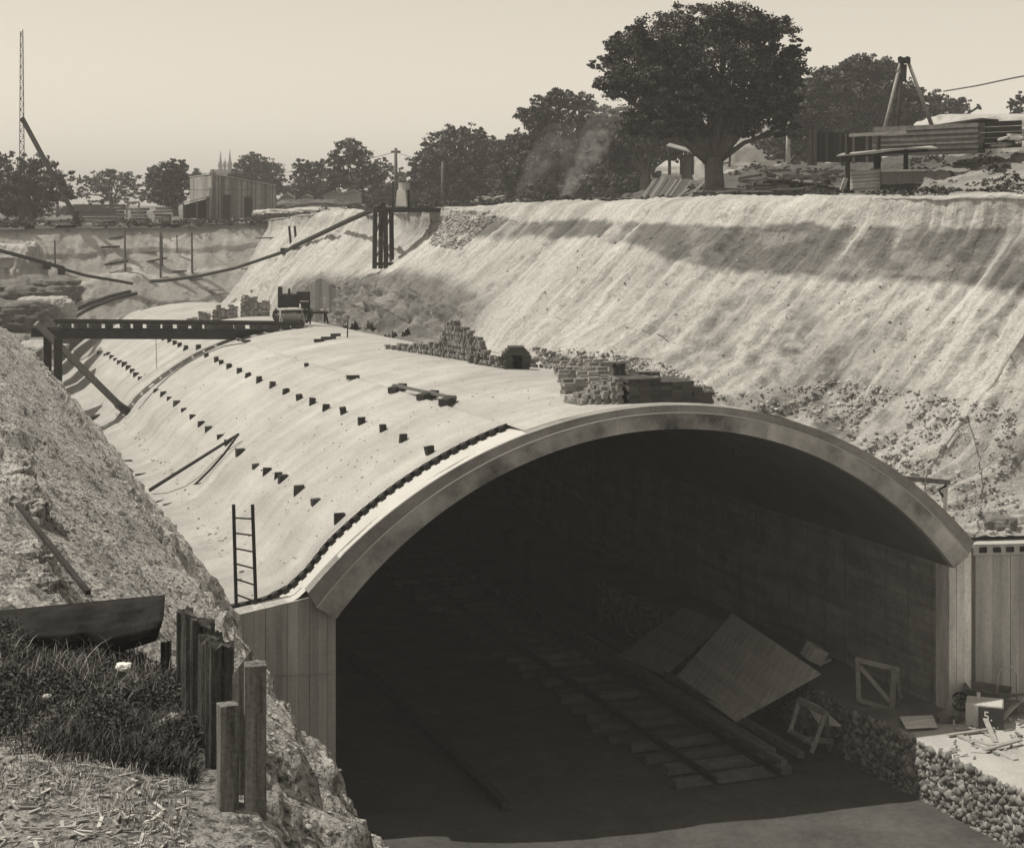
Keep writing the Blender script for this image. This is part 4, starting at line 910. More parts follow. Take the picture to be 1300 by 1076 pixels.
# ------------------------------------------------------------------ church spires
t = thing('church', at(286, 228, 420), 'distant church with three slender pointed spires behind the shed', 'church')
for px, y0, w_ in ((280, 190, 4.4), (285.6, 200, 3.2), (291.8, 188, 4.8)):
    b_ = at(px, 212, 420); hw = w_ / 2 / FPX * 420; tp = at(px, y0, 420); mb = MB()
    mb.box(b_ - Vector((0, 0, 3.5)), (hw * 2, hw * 2, 7.2), None, 1); mb.build('tower', M_church, t)
    mb = MB(); r8 = [b_ + Vector((hw * 1.05 * math.cos(a), hw * 1.05 * math.sin(a), 0)) for a in [math.pi / 8 + i * math.pi / 4 for i in range(8)]]
    mb.add(r8 + [tp], [(i, (i + 1) % 8, 8) for i in range(8)] + [tuple(range(8))], 1); mb.build('spire', M_church, t)
    for s_ in (-1, 1):
        mb = MB(); q = b_ + Vector((s_ * hw * .95, -hw * .9, 0)); mb.add([q + Vector((-.18, -.18, 0)), q + Vector((.18, -.18, 0)), q + Vector((.18, .18, 0)), q + Vector((-.18, .18, 0)), q + Vector((0, 0, 1.6))], [(0, 1, 4), (1, 2, 4), (2, 3, 4), (3, 0, 4), (0, 3, 2, 1)], 1); mb.build('pinnacle', M_church, t)
mb = MB(); mb.box(at(286, 226, 424), (5.5, 12, 4), None, 1); mb.build('nave', M_church, t)
# ------------------------------------------------------------------ derrick at the left edge
Yd = 108.0
t = thing('lattice_derrick', at(28, 282, Yd), 'tall lattice derrick mast with a dark raking leg at the left edge', 'derrick')
mb = MB()
for sx in (-1, 1):
    for sy in (-.18, .18): mb.beam(at(28 + sx * 3.6, 285, Yd + sy), at(27.5 + sx * 1.6, 40, Yd + sy), .05, .05, shade=1)
for i in range(36):
    y0 = 282 - i * 6.8; y1 = y0 - 6.8; w0 = 3.6 - 2.0 * (285 - y0) / 245; s_ = 1 if i % 2 else -1
    mb.beam(at(28 - s_ * w0, y0, Yd - .2), at(28 + s_ * w0, y1, Yd - .2), .035, .035, shade=1); mb.beam(at(28 - w0, y0, Yd - .2), at(28 + w0, y0, Yd - .2), .035, .035, shade=1)
mb.build('mast', M_iron, t)
mb = MB(); mb.beam(at(28, 150, Yd), at(97, 278, Yd - 2), .2, .24, shade=1); mb.build('raking_leg', M_dark, t)
mb = MB(); mb.beam(at(97, 268, Yd - 2), at(97, 284, Yd - 2), .3, .3, shade=1); mb.build('leg_foot', M_dark, t)
# ================================================================== TREES
def leaves(lobes, nleaf, size, dens_shell=.55, gaps=.35, seed=0):
    """lobes: list of (center Vector, (rx,ry,rz)); returns quads co"""
    r_ = np.random.default_rng(seed); C_ = np.array([list(c) for c, _ in lobes]); Rr = np.array([r for _, r in lobes])
    vol = (Rr[:, 0] * Rr[:, 1] * Rr[:, 2]) ** .67; pr = vol / vol.sum()
    # clumps first: leaf clusters sit on the lobe shells
    nleaf = int(nleaf * 2.2); size = size * .62; ncl = max(40, nleaf // 20); k = r_.choice(len(lobes), ncl, p=pr)
    d = r_.normal(size=(ncl, 3)); d /= np.linalg.norm(d, axis=1, keepdims=True)
    rad = np.where(r_.random(ncl) < dens_shell, r_.uniform(.72, 1.12, ncl), r_.uniform(.25, .85, ncl))
    P = C_[k] + d * Rr[k] * rad[:, None]
    nz = fbm(P / (Rr[k].mean(1)[:, None] * .45) + seed, 2, seed); keep = nz > -gaps; P = P[keep]; k = k[keep]
    cr = np.minimum(Rr[k].mean(1) * r_.uniform(.12, .30, len(P)), r_.uniform(.2, .55, len(P)))
    per = max(6, nleaf // max(1, len(P)))
    n_ = len(P) * per; ci = np.repeat(np.arange(len(P)), per)
    o = r_.normal(size=(n_, 3)); o /= np.linalg.norm(o, axis=1, keepdims=True); o *= (r_.random(n_) ** .45)[:, None] * cr[ci][:, None] * np.array([1.25, 1.25, .62])
    Q = P[ci] + o
    nrm = r_.normal(size=(n_, 3)) + np.array([0, 0, .7]); nrm /= np.linalg.norm(nrm, axis=1, keepdims=True)
    t1 = np.cross(nrm, r_.normal(size=(n_, 3))); t1 /= np.linalg.norm(t1, axis=1, keepdims=True) + 1e-9; t2 = np.cross(nrm, t1)
    sz = size * r_.uniform(.6, 1.35, n_)[:, None]
    co = np.stack([Q + t1 * sz, Q + t2 * sz * .55, Q - t1 * sz, Q - t2 * sz * .55], 1).reshape(-1, 3)
    fc = np.arange(n_ * 4).reshape(-1, 4)
    sh = np.repeat((r_.uniform(.35, 1.0, len(P)) ** 2 * 2.2 + .25)[ci] * r_.uniform(.8, 1.2, n_), 4)  # random tone per clump, painting in lit and dark clumps
    return co, fc, sh
def tree(trunk_px, Y, lobes_px, nleaf, leaf, label, seed, trunk_r=.3, mat_=None, gaps=.35, depth=.8, name='tree', grp='trees beyond the cutting', fork=.45, cat='tree', shell=.55):
    """trunk_px: (x, y_base, y_fork); lobes_px: (x, y, rx, ry) at depth Y"""
    bx, by, fy = trunk_px; base = at(bx, by, Y); fk = at(bx + .5, fy, Y); k = Y / FPX
    rs = random.Random(seed); lobes = []
    for (x, y, rx, ry_) in lobes_px:
        off = rs.uniform(-.35, .35) * rx * k
        lobes.append((at(x, y, Y) + Vector((0, off, 0)), (rx * k, rx * k * depth, ry_ * k)))
    t_ = thing(name, base, label, cat, grp)
    m_ = MB(); m_.path([base - Vector((0, 0, .5)), base + Vector((0, 0, .15)), base.lerp(fk, .4) + Vector((rs.uniform(-.1, .1), 0, 0)), fk], [trunk_r * 1.5, trunk_r * 1.2, trunk_r, trunk_r * .9], 10, 1)
    for c, r in lobes:
        mid = fk.lerp(c, .5) + Vector((rs.uniform(-.2, .2), rs.uniform(-.2, .2), .15 * r[2])); rr = trunk_r * rs.uniform(.35, .55)
        m_.path([fk - Vector((0, 0, .3)), mid, c], [rr, rr * .65, rr * .3], 6, 1)
        for q in range(4):
            e = c + Vector((rs.uniform(-.8, .8) * r[0], rs.uniform(-.8, .8) * r[1], rs.uniform(-.5, .8) * r[2])); m_.path([mid.lerp(c, rs.random()), (c + e) / 2 + Vector((0, 0, .1)), e], [rr * .35, rr * .2, rr * .08], 5, 1)
    m_.build('trunk', M_bark, t_, smooth=True)
    co, fc, sh = leaves(lobes, nleaf, leaf, shell, gaps, seed)
    npmesh('crown', co, fc, mat_ or M_leaf, t_, sh)
    return t_
tree((38, 285, 262), 118, [(45, 228, 34, 28), (18, 225, 30, 30), (70, 236, 26, 22), (10, 255, 30, 25), (48, 255, 26, 20), (88, 247, 9, 7), (-15, 235, 25, 35)], 5200, .22, 'dark leafy tree at the left edge behind the derrick', 1, .25)
tree((141, 280, 250), 150, [(140, 224, 24, 10), (118, 233, 20, 9), (163, 231, 22, 10), (105, 247, 13, 7), (178, 247, 15, 9), (138, 240, 22, 9), (155, 254, 20, 9), (124, 258, 12, 7)], 3600, .17, 'umbrella-shaped sparse tree with sky showing through its limbs', 2, .22, M_leafs, gaps=.12)
tree((222, 284, 262), 135, [(214, 224, 24, 20), (206, 240, 22, 19), (226, 214, 14, 12), (230, 236, 18, 18), (200, 228, 15, 12), (215, 252, 24, 10), (196, 245, 11, 12)], 5600, .18, 'dense rounded tree immediately left of the board shed', 3, .25, gaps=.6)
tree((250, 270, 240), 160, [(250, 222, 10, 8), (259, 226, 7, 6), (244, 228, 8, 8)], 900, .17, 'small bushy treetop showing over the left end of the shed roof', 4, .12)
tree((330, 275, 245), 165, [(322, 210, 22, 16), (338, 222, 24, 16), (306, 222, 16, 13), (352, 240, 16, 14), (330, 240, 26, 14), (300, 232, 12, 8)], 5600, .2, 'broad dark tree rising behind the board shed roof', 5, .3, gaps=.6)
tree((388, 266, 245), 150, [(384, 213, 12, 12), (395, 222, 18, 16), (376, 228, 9, 16), (408, 212, 10, 10), (392, 242, 22, 14), (370, 246, 10, 10)], 4200, .18, 'ragged twin-topped tree right of the board shed', 6, .25, gaps=.4)
tree((447, 266, 240), 140, [(444, 190, 20, 13), (458, 200, 16, 12), (430, 206, 16, 12), (466, 214, 15, 10), (436, 224, 20, 14), (420, 228, 14, 14), (456, 232, 22, 14), (476, 230, 12, 14)], 6400, .18, 'tall round-headed tree with light gaps left of the telegraph pole', 7, .28, gaps=.3)
tree((486, 264, 240), 165, [(483, 206, 9, 9), (492, 218, 11, 11), (480, 226, 12, 12), (510, 222, 9, 9), (505, 240, 16, 14), (483, 244, 18, 12)], 2600, .2, 'low greyish tree directly behind the telegraph pole', 8, .2, M_leafs)
tree((585, 268, 235), 130, [(575, 172, 26, 12), (600, 170, 20, 11), (552, 184, 20, 12), (620, 184, 20, 13), (585, 192, 48, 20), (545, 206, 26, 14), (632, 206, 22, 22), (600, 215, 48, 24), (550, 226, 30, 18), (530, 212, 14, 10), (528, 228, 18, 14), (655, 205, 22, 20), (660, 232, 26, 20), (575, 240, 50, 16), (625, 240, 28, 18)], 15000, .2, 'wide dark fig tree with flat spreading layers behind the rubble stacks', 9, .5, gaps=.4, name='fig_tree')
tree((700, 268, 225), 112, [(692, 128, 16, 9), (712, 124, 18, 11), (735, 128, 22, 14), (675, 148, 22, 13), (700, 150, 34, 20), (660, 178, 12, 6), (680, 180, 30, 20), (745, 155, 36, 26), (715, 190, 48, 28), (670, 214, 34, 22), (760, 195, 36, 32), (720, 230, 60, 24), (665, 244, 36, 14), (775, 235, 30, 22), (780, 180, 26, 26), (650, 222, 20, 18), (748, 178, 26, 24)], 19000, .2, 'dark layered fig tree behind the fires and smoke', 10, .6, gaps=.4, name='fig_tree')
tree((818, 250, 215), 95, [(800, 170, 34, 22), (820, 190, 30, 18), (790, 200, 26, 20), (840, 178, 26, 18), (778, 178, 22, 24), (860, 195, 14, 10)], 8000, .17, 'dark lower tree tucked under the left side of the big fig', 11, .22, gaps=.6)
tree((873, 232, 200), 96, [(868, 168, 26, 18), (890, 180, 18, 14), (850, 190, 18, 12)], 3200, .17, 'thin-trunked tree standing left behind the big fig trunk', 12, .3, gaps=.5)
tree((905, 256, 200), 66, [(840, 44, 42, 24), (800, 58, 34, 20), (775, 80, 24, 13), (884, 30, 46, 24), (930, 30, 46, 24), (975, 42, 38, 22), (1002, 68, 24, 20), (1010, 98, 16, 14), (850, 84, 55, 28), (915, 76, 60, 34), (972, 92, 46, 30), (805, 104, 46, 22), (768, 108, 18, 9), (860, 128, 54, 30), (925, 128, 56, 30), (985, 136, 34, 22), (828, 158, 40, 20), (875, 164, 26, 14), (950, 158, 30, 16), (1000, 165, 20, 12), (935, 165, 12, 10)], 52000, .105, 'huge dark fig tree with a thick forked trunk on the right crest', 13, .40, gaps=.03, name='fig_tree', shell=.62)
tree((1010, 235, 190), 100, [(1045, 98, 22, 12), (1030, 120, 24, 16), (1010, 150, 34, 24), (1045, 150, 34, 26), (985, 180, 26, 14), (1020, 185, 26, 16), (1060, 122, 26, 18)], 9000, .18, 'dark tree filling the gap between the big fig and the shear legs', 14, .3, gaps=.6)
tree((1095, 215, 180), 108, [(1080, 78, 14, 8), (1100, 84, 34, 12), (1128, 86, 20, 10), (1070, 96, 30, 14), (1120, 104, 34, 18), (1085, 118, 40, 20), (1140, 124, 32, 20), (1100, 146, 46, 22), (1165, 124, 18, 12), (1050, 138, 28, 18), (1145, 152, 40, 20), (1175, 142, 24, 14), (1060, 165, 34, 16), (1110, 172, 40, 14)], 16000, .19, 'broad dark tree standing behind the shear legs', 15, .5, gaps=.5)
tree((1200, 205, 165), 125, [(1190, 124, 12, 9), (1200, 134, 18, 10), (1222, 130, 10, 6), (1215, 142, 20, 8), (1244, 136, 5, 4), (1185, 146, 22, 14)], 2800, .18, 'low trailing treetop right of the shear legs above the spoil', 16, .25, gaps=.4)
tree((1278, 190, 160), 120, [(1284, 133, 6, 7), (1296, 128, 12, 12), (1290, 145, 14, 10)], 800, .18, 'small treetop at the right edge above the spoil heap', 17, .15)
for i, (x, y, Y, rx, ry_, lb) in enumerate(((460, 252, 150, 30, 8, 'dark low shrub mass left of the telegraph pole'), (530, 252, 140, 34, 12, 'dark shrub under the left side of the wide fig'), (635, 252, 135, 30, 13, 'dark shrub between the two left fig trees'), (780, 240, 118, 30, 18, 'dark shrub right of the smoke'), (355, 262, 158, 22, 7, 'dark shrub at the right end of the board shed'), (110, 268, 160, 40, 6, 'low shrub line under the umbrella-shaped tree'), (1045, 175, 118, 34, 24, 'dark shrub behind the tarred fence'))):
    tree((x, y + ry_ + 4, y + ry_), Y, [(x - rx * .5, y, rx * .6, ry_), (x + rx * .4, y + 1, rx * .6, ry_ * .9), (x, y - ry_ * .3, rx * .5, ry_)], 2600, .17, lb, 60 + i, .08, gaps=.7, name='shrub', grp='dark shrubs under the far trees', cat='shrub')
# ================================================================== RIGHT CREST
boulder(at(958, 222, 112), (4.2, 4, 3.6), 'spoil_heap', M_spoil, 'pale spoil heap glimpsed between the big fig trunk and the pole', 'heap', seed=31, amp=.18)
boulder(at(845, 236, 118), (3.6, 3, 1.5), 'spoil_heap', M_spoil, 'pale spoil seen under the low shelter left of the big fig', 'heap', seed=33, amp=.18)
boulder(at(1262, 196, 88), (4.6, 5, 2.1), 'spoil_heap', M_spoil, 'pale spoil heap above the log wall at the right', 'heap', seed=32, amp=.22)
boulder(at(1215, 190, 92), (2.6, 4, 1.35), 'spoil_heap', M_spoil, 'smaller pale spoil hump left on the log wall', 'heap', seed=34, amp=.22)
# ladder against the pale heap
t = thing('ladder', at(921, 214, 92), 'small distant ladder leaning on the pale heap right of the fig trunk', 'ladder')
for a, b in (((916.5, 214), (919, 178)), ((926, 212), (928, 177))):
    mb = MB(); mb.beam(at(*a, 92), at(*b, 92), .09, .09, shade=1); mb.build('rail', M_dark, t)
for k in range(4):
    mb = MB(); mb.beam(at(917 + k * .4, 208 - k * 9, 92), at(926.5 + k * .4, 206 - k * 9, 92), .08, .08, shade=1); mb.build('rung', M_dark, t)
# low open shelter left of the fig
Yh = 92
t = thing('open_shelter', at(860, 222, Yh), 'low open shelter with a pale flat roof on thin posts left of the big fig', 'shelter')
mb = MB(); mb.prism([at(846, 186, Yh - 1), at(884, 196, Yh - 1), at(886, 193, Yh + 1.5), at(850, 183, Yh + 1.5)], (0, 0, .07), 1); mb.build('roof', M_tin, t)
for px, y0 in ((850, 187), (865, 191), (879, 195)):
    mb = MB(); mb.beam(at(px, 222, Yh), at(px, y0, Yh), .13, .13, shade=1); mb.build('post', M_dark, t)
mb = MB(); mb.beam(at(826, 200, Yh), at(884, 197, Yh), .12, .14, shade=1); mb.build('beam', M_dark, t)
mb = MB(); mb.tube(at(824, 240, 88), at(824, 200, 88), .09, .07, 7, 1); tag(mb.build('thin_post', M_dark), 'dark thin post standing left of the open shelter', 'post')
# boards leaned in a low heap at the crest
t = thing('board_lean', at(830, 262, 72), 'boards leaned side by side like a low roof left of the big fig trunk', 'boards')
for i in range(16):
    x0 = 806 + i * 3.1; x1 = 834 + i * 3.2
    mb = MB(); mb.beam(at(x0, 264, 70), at(x1 - 4, 228 + random.uniform(-1.5, 1.5), 73.5), .09, .03, up=(0, -.6, .8), shade=random.uniform(.5, 1.7)); mb.build('board', M_wood, t)
for (a, b, q) in (((868, 258), (895, 230), 'steep plank leaned beside the big fig trunk'), ((845, 262), (874, 240), 'lower plank leaned between the board lean and the fig trunk')):
    mb = MB(); mb.beam(at(*a, 68), at(*b, 71), .16, .05, shade=1.3); tag(mb.build('leaned_plank', M_wood), q, 'plank')
def crest_logs(x0, x1, y0, y1, Y, n_, mat_, label, th=.09, tilt=2.0, name='loose_timber_heap', cat='timber heap', sh=(.5, 2.2), dY=1.2):
    m_ = MB()
    for i in range(n_):
        x = random.uniform(x0, x1); y = random.uniform(y0, y1); L_ = random.uniform(.25, .6) * (x1 - x0)
        m_.beam(at(x - L_ / 2, y + random.uniform(-tilt, tilt), Y + random.uniform(-dY, dY)), at(x + L_ / 2, y + random.uniform(-tilt, tilt), Y + random.uniform(-dY, dY)), random.uniform(.6, 1.4) * th * 1.6, random.uniform(.6, 1.2) * th, shade=random.uniform(*sh))
    return tag(m_.build(name, mat_), label, cat, 'timber heaps along the right crest')
crest_logs(560, 604, 256, 267, 93, 22, M_woodl, 'low litter of pale planks right of the tower deck', sh=(.4, 1.2))
crest_logs(602, 634, 249, 266, 92, 34, M_woodl, 'tall loose heap of pale planks between the tower deck and the fires', sh=(.5, 1.5))
crest_logs(762, 800, 258, 266, 80, 26, M_wood, 'dark scrap timber heap right of the fires')
crest_logs(640, 660, 258, 268, 90, 12, M_wood, 'small dark scrap heap between the plank heap and the fires')
crest_logs(876, 942, 252, 259, 62, 14, M_woodl, 'pale planks lying along the crest below the big fig', sh=(.5, 1.2), tilt=1)
crest_logs(960, 1060, 222, 244, 58, 60, M_wood, 'wide brush and timber litter on the dark mound right of the fig', tilt=7, sh=(.4, 2))
crest_logs(1050, 1112, 247, 252, 50, 6, M_woodl, 'long pale plank lying on the crest below the sack stack', tilt=.7)
# fires and drums with smoke behind the crest
for i, (px, py, r_, lb) in enumerate(((664, 262, .45, 'pale drum of the fire line, farthest left'), (700, 262, .4, 'dark drum of the fire line, second from left'), (716, 262, .36, 'small dark drum of the fire line, third from left'), (741, 262, .42, 'drum of the fire line under the thickest smoke'))):
    b_ = at(px, py + 2, 90); t = thing('fire_drum', b_, lb, 'drum', 'drums of the fire line'); mb = MB(); mb.tube(b_, b_ + Vector((0, 0, .62)), r_, r_ * .95, 16, 1); mb.build('body', M_iron if i else M_tin, t, smooth=True)
    mb = MB(); mb.tube(b_ + Vector((0, 0, .56)), b_ + Vector((0, 0, .64)), r_ * 1.08, r_ * 1.08, 16, 1.5); mb.build('rim', M_iron, t)
trestle_bench('saw_bench', at(756, 264, 88), 0, 1.5, .5, .5, M_woodl, 'pale low saw bench standing right of the smoking drums', 'bench')
# shear legs with its ropes
Yq = 60.0
t = thing('shear_legs', at(1150, 180, Yq), 'tall three-legged timber shear legs standing over the tarred store', 'shear legs')
for nm_, a, b, w_, m_ in (('leg', (1117, 190), (1144, 76), .17, M_woodl), ('leg', (1184, 162), (1152, 76), .17, M_woodl), ('rear_leg', (1138, 185), (1146, 80), .15, M_wood)):
    mb = MB(); mb.tube(at(*a, Yq + (2.5 if nm_ == 'rear_leg' else 0)), at(*b, Yq), w_ * .46, w_ * .34, 10, 1); mb.build(nm_, m_, t, smooth=True)
mb = MB(); mb.box(at(1148, 77, Yq), (.38, .3, .2), None, 1); mb.tube(at(1143, 75, Yq - .2), at(1143, 75, Yq + .2), .1, .1, 10); mb.tube(at(1152, 75, Yq - .2), at(1152, 75, Yq + .2), .1, .1, 10); mb.build('head_block', M_iron, t)
mb = MB(); mb.tube(at(1148, 82, Yq), at(1147, 104, Yq), .10, .10, 8, 1); mb.build('pulley', M_iron, t)
for (a, b, lb) in (((1146, 82), (1079, 166), 'guy rope slanting left from the head of the shear legs'), ((1145, 88), (1126, 196), 'hoist rope hanging inside the shear legs')):
    mb = MB(); mb.path([at(*a, Yq - .1), at((a[0] + b[0]) / 2, (a[1] + b[1]) / 2 + 1, Yq - .3), at(*b, Yq - .5)], .022, 5, 1); tag(mb.build('rope', M_dark), lb, 'rope')
mb = MB(); mb.path([at(1198, 116, 70), at(1240, 109, 66), at(1282, 100, 62), at(1330, 91, 58)], .03, 5, 1); tag(mb.build('sky_cable', M_wood), 'thin cable rising to the right edge across the sky', 'cable')
# tarred fence and log wall
Yf = 60
t = thing('tarred_fence', at(1070, 206, 66), 'dark board fence behind the crest between the pale pole and the store', 'fence')
for i in range(26):
    a = 1031 + i * 3.4; mb = MB(); mb.prism([at(a, 206, 66), at(a + 3.25, 206, 66), at(a + 3.25, 168 + random.uniform(-.6, .6), 66), at(a, 168 + random.uniform(-.6, .6), 66)], (0, .05, 0), random.uniform(.6, 1.7)); mb.build('board', M_dark if i % 5 else M_wood, t)
for px in (1028, 1034):
    mb = MB(); mb.beam(at(px, 210, 65.8), at(px, 164, 65.8), .14, .14, shade=1); mb.build('post', M_wood, t)
for a, b in (((1003, 184), (1024, 206)), ((1004, 206), (1020, 186))):
    mb = MB(); mb.beam(at(*a, 70), at(*b, 70), .1, .1); mb.build('brace', M_wood, t)
M_bd2 = mat('old_sleeper_timber', .06, .4, 4, bump=.4, bscale=20, fine=.3)
t = thing('log_wall', at(1215, 195, 58), 'long dark wall of stacked squared logs along the right skyline', 'log wall')
for k in range(6):
    y0 = 197 - k * 6.2; mb = MB()
    mb.beam(at(1112, y0 - 1, 60 - k * .05), at(1246, y0 - 6 - k * .3, 56 - k * .05), .35, .16, shade=random.uniform(.8, 2.0), jit=.01); mb.build('log', M_bd2, t)
mb = MB(); mb.prism([at(1170, 163, 59.4), at(1246, 152, 55.4), at(1268, 154, 58), at(1200, 163, 62)], (0, 0, .06), 1); mb.build('top_board', M_dark, t)
for k in range(5):
    y0 = 186 - k * 7; mb = MB(); mb.beam(at(1247, y0, 56), at(1292, y0 - 2, 60), .3, .17, shade=random.uniform(.3, .9)); mb.build('log', M_dark, t)
crest_logs(1266, 1296, 172, 186, 57, 14, M_woodl, 'small pile of pale timber ends by the log wall at the right edge')
# canopy store on the crest
Yc = 52.0
t = thing('canopy_store', at(1120, 246, Yc), 'open tarred canopy on posts sheltering stacks on the right crest', 'canopy')
mb = MB(); mb.prism([at(1062, 199, Yc - .8), at(1112, 195, Yc - .8), at(1150, 189, Yc - .8), at(1190, 189, Yc - .8), at(1182, 186.5, Yc + 1.8), at(1150, 187, Yc + 1.8), at(1112, 192, Yc + 1.8), at(1070, 196, Yc + 1.8)], (0, 0, .04), 1); mb.build('roof', M_tin, t)
mb = MB(); mb.prism([at(1062, 201, Yc - .75), at(1178, 193, Yc - .75), at(1178, 190, Yc + 1.8), at(1070, 198, Yc + 1.8)], (0, 0, .03), 1); mb.build('roof_frame', M_dark, t)
for px, y1, y0, YY in ((1076, 248, 170, Yc - .6), (1115, 246, 172, Yc + .5), (1112, 244, 192, Yc + 1.5), (1150, 240, 190, Yc + 1.5)):
    mb = MB(); mb.beam(at(px, y1, YY), at(px, y0, YY), .11, .11, shade=1); mb.build('post', M_dark, t)
mb = MB(); mb.beam(at(1076, 172, Yc - .6), at(1150, 168, Yc - .4), .1, .1, shade=1.4); mb.build('upper_rail', M_woodl, t)
mb = MB(); mb.beam(at(1067, 246, Yc - .8), at(1074, 226, Yc - .8), .12, .12, shade=1.1); mb.build('leaned_stub', M_woodl, t)
mb = MB()
for k in range(12):
    y0 = 243 - k * 2.25; mb.beam(at(1079 + random.uniform(-1, 1), y0, Yc), at(1115 + random.uniform(-1.5, 1), y0 - 2.4, Yc), .8, .045, shade=random.uniform(.6, 1.6))
tag(mb.build('sheet_stack', M_tin), 'stack of pale edge-on sheets under the left of the canopy', 'sheet stack')
t = thing('ballast_skip', at(1146, 244, Yc - .4), 'grey rectangular skip with a dark slanted base under the canopy', 'skip')
mb = MB(); mb.prism([at(1120, 234, Yc - .7), at(1172, 232, Yc - .7), at(1175, 216, Yc - .7), at(1120, 217, Yc - .7)], (0, 1.1, 0), 1); mb.build('body', M_wood, t)
mb = MB(); mb.prism([at(1120, 244, Yc - .65), at(1162, 243, Yc - .65), at(1172, 232.5, Yc - .65), at(1120, 234.5, Yc - .65)], (0, 1.0, 0), 1); mb.build('base', M_dark, t)
mb = MB(); mb.beam(at(1119, 217, Yc - .72), at(1176, 216, Yc - .72), .05, .06, shade=1.3); mb.build('rim', M_woodl, t)
# rope and small frame right of the arch
h_ = hit(1192, 640)
t = thing('timber_gallows', h_, 'small timber gallows frame on the bank just behind the arch ring', 'frame'); Yg = 35.6
mb = MB(); mb.beam(at(1140, 606, Yg), at(1206, 612, Yg), .09, .10, shade=1.3); mb.build('crossbeam', M_wood, t)
mb = MB(); mb.beam(at(1197, 662, Yg + .1), at(1200, 612, Yg + .1), .09, .09, shade=1.8); mb.build('post', M_woodl, t)
mb = MB(); mb.path([at(1197, 630, Yg), at(1192, 622, Yg - .05), at(1201, 616, Yg)], .03, 6, 1); mb.build('lashing', M_dark, t)
pr = [at(1174, 622, 35.4), at(1176, 604, 35.5), at(1180, 596, 35.9), at(1196, 572, 37.2), at(1215, 545, 38.6), at(1248, 505, 41), at(1283, 462, 43.5), at(1310, 430, 45)]
mb = MB(); mb.path(pr, .016, 5, 1); tag(mb.build('long_rope', M_wood), 'long thin rope running up the right bank from the gallows frame', 'rope')
mb = MB(); mb.box(at(1195, 573, 37.1), (.14, .12, .12), Matrix.Rotation(.5, 3, 'Y'), 1); mb.box(at(1179, 598, 35.7), (.1, .1, .14), None, 1); tag(mb.build('rope_block', M_tin), 'pale pulley blocks on the long rope', 'pulley')
boulder(hit(1268, 670) + Vector((0, 0, .05)), (.38, .3, .22), 'dark_stone', M_rock, 'dark boulder lying above the wing wall coping', seed=41, amp=.3)
# ================================================================== INSIDE THE TUNNEL
FX = lambda px, py: onz(px, py, FZ)
cr1 = cs(FX(796, 923))[0]; cr2 = cr1 + 1.435
t = thing('railway_track', F((cr1 + cr2) / 2, 40, FZ), 'railway track of two rails on sleepers running into the dark tunnel', 'railway track')
dzr = lambda s_: FZ - .02 * (s_ - 36)
for c_ in (cr1, cr2):
    mb = MB()
    for (dw, w_, z0, h_) in ((0, .12, .05, .02), (0, .025, .06, .10), (0, .065, .15, .035)):
        mb.beam(F(c_, 30.6, dzr(30.6) + z0 + h_ / 2 + .05), F(c_, 86, dzr(86) + z0 + h_ / 2 + .05), w_, h_, shade=1)
    mb.build('rail', M_iron, t)
M_slp = mat('sleeper_timber', .10, .3, 4, bump=.4, bscale=20, fine=.2)
for i in range(62):
    s_ = 31.2 + i * .82; w_ = random.uniform(.2, .28); j_ = random.uniform(-.25, .2)
    mb = MB(); mb.beam(F(cr1 - .62 + j_, s_ + random.uniform(-.04, .04), dzr(s_) + .02), F(cr2 + .55 + j_ * .3, s_ + random.uniform(-.04, .04), dzr(s_) + .02), w_, .16, shade=random.uniform(.5, 1.4), jit=.01); mb.build('sleeper', M_slp, t)
c3 = cs(FX(905, 923))[0]
for i, (dc, sA, sB) in enumerate(((.0, 31.2, 46), (.16, 32, 49), (.62, 31.6, 44))):
    mb = MB(); mb.beam(F(c3 + dc, sA, dzr(sA) + .14), F(c3 + dc + .1, sB, dzr(sB) + .14), .14, .14, shade=1.5); tag(mb.build('long_baulk', M_slp), ['long baulk lying nearest the right rail of the track', 'long baulk lying in the middle of the three beside the track', 'long baulk lying farthest right of the three beside the track'][i], 'baulk', 'baulks lying along the track')
cL3 = cs(FX(545, 930))[0]
mb = MB(); mb.beam(F(cL3, 31, dzr(31) + .05), F(cL3, 44, dzr(44) + .05), .16, .16, shade=1.2); tag(mb.build('side_baulk', M_dark), 'dark baulk lying along the left floor of the tunnel', 'baulk')
def panel(name, q, th, label, frame=True, mat_=M_panel):
    t_ = thing(name, q[0], label, 'form panel'); q = [Vector(p) for p in q]; nrm = (q[1] - q[0]).cross(q[3] - q[0]).normalized()
    if nrm.y > 0: nrm = -nrm
    nb = 12
    m_ = MB()
    for i in range(nb):
        a, b = i / nb, (i + .995) / nb; m_.prism([q[0].lerp(q[3], a), q[1].lerp(q[2], a), q[1].lerp(q[2], b), q[0].lerp(q[3], b)], -nrm * th * random.uniform(.97, 1.03), random.uniform(.88, 1.12) * (.45 if 'darker' in label else 1.15))
    m_.build('boarding', mat_, t_)
    m_ = MB()
    for a in (.1, .5, .9): m_.beam(q[0].lerp(q[1], a) - nrm * (th + .06), q[3].lerp(q[2], a) - nrm * (th + .06), .1, .1)
    m_.build('batten', M_wood, t_)
    return t_
panel('form_panel', [at(932, 914, 38.2), at(858, 859, 41.8), at(930, 778, 41.6), at(1040, 853, 36.9)], .07, 'large pale boarded form panel tilted beside the track')
panel('form_panel', [at(842, 856, 42.2), at(784, 832, 43.8), at(868, 770, 43.6), at(918, 790, 42.0)], .07, 'darker form panel leaning behind the large pale one')
t = thing('tilted_crate', at(1035, 842, 39.3), 'small pale crate tipped on its corner behind the large panel', 'crate')
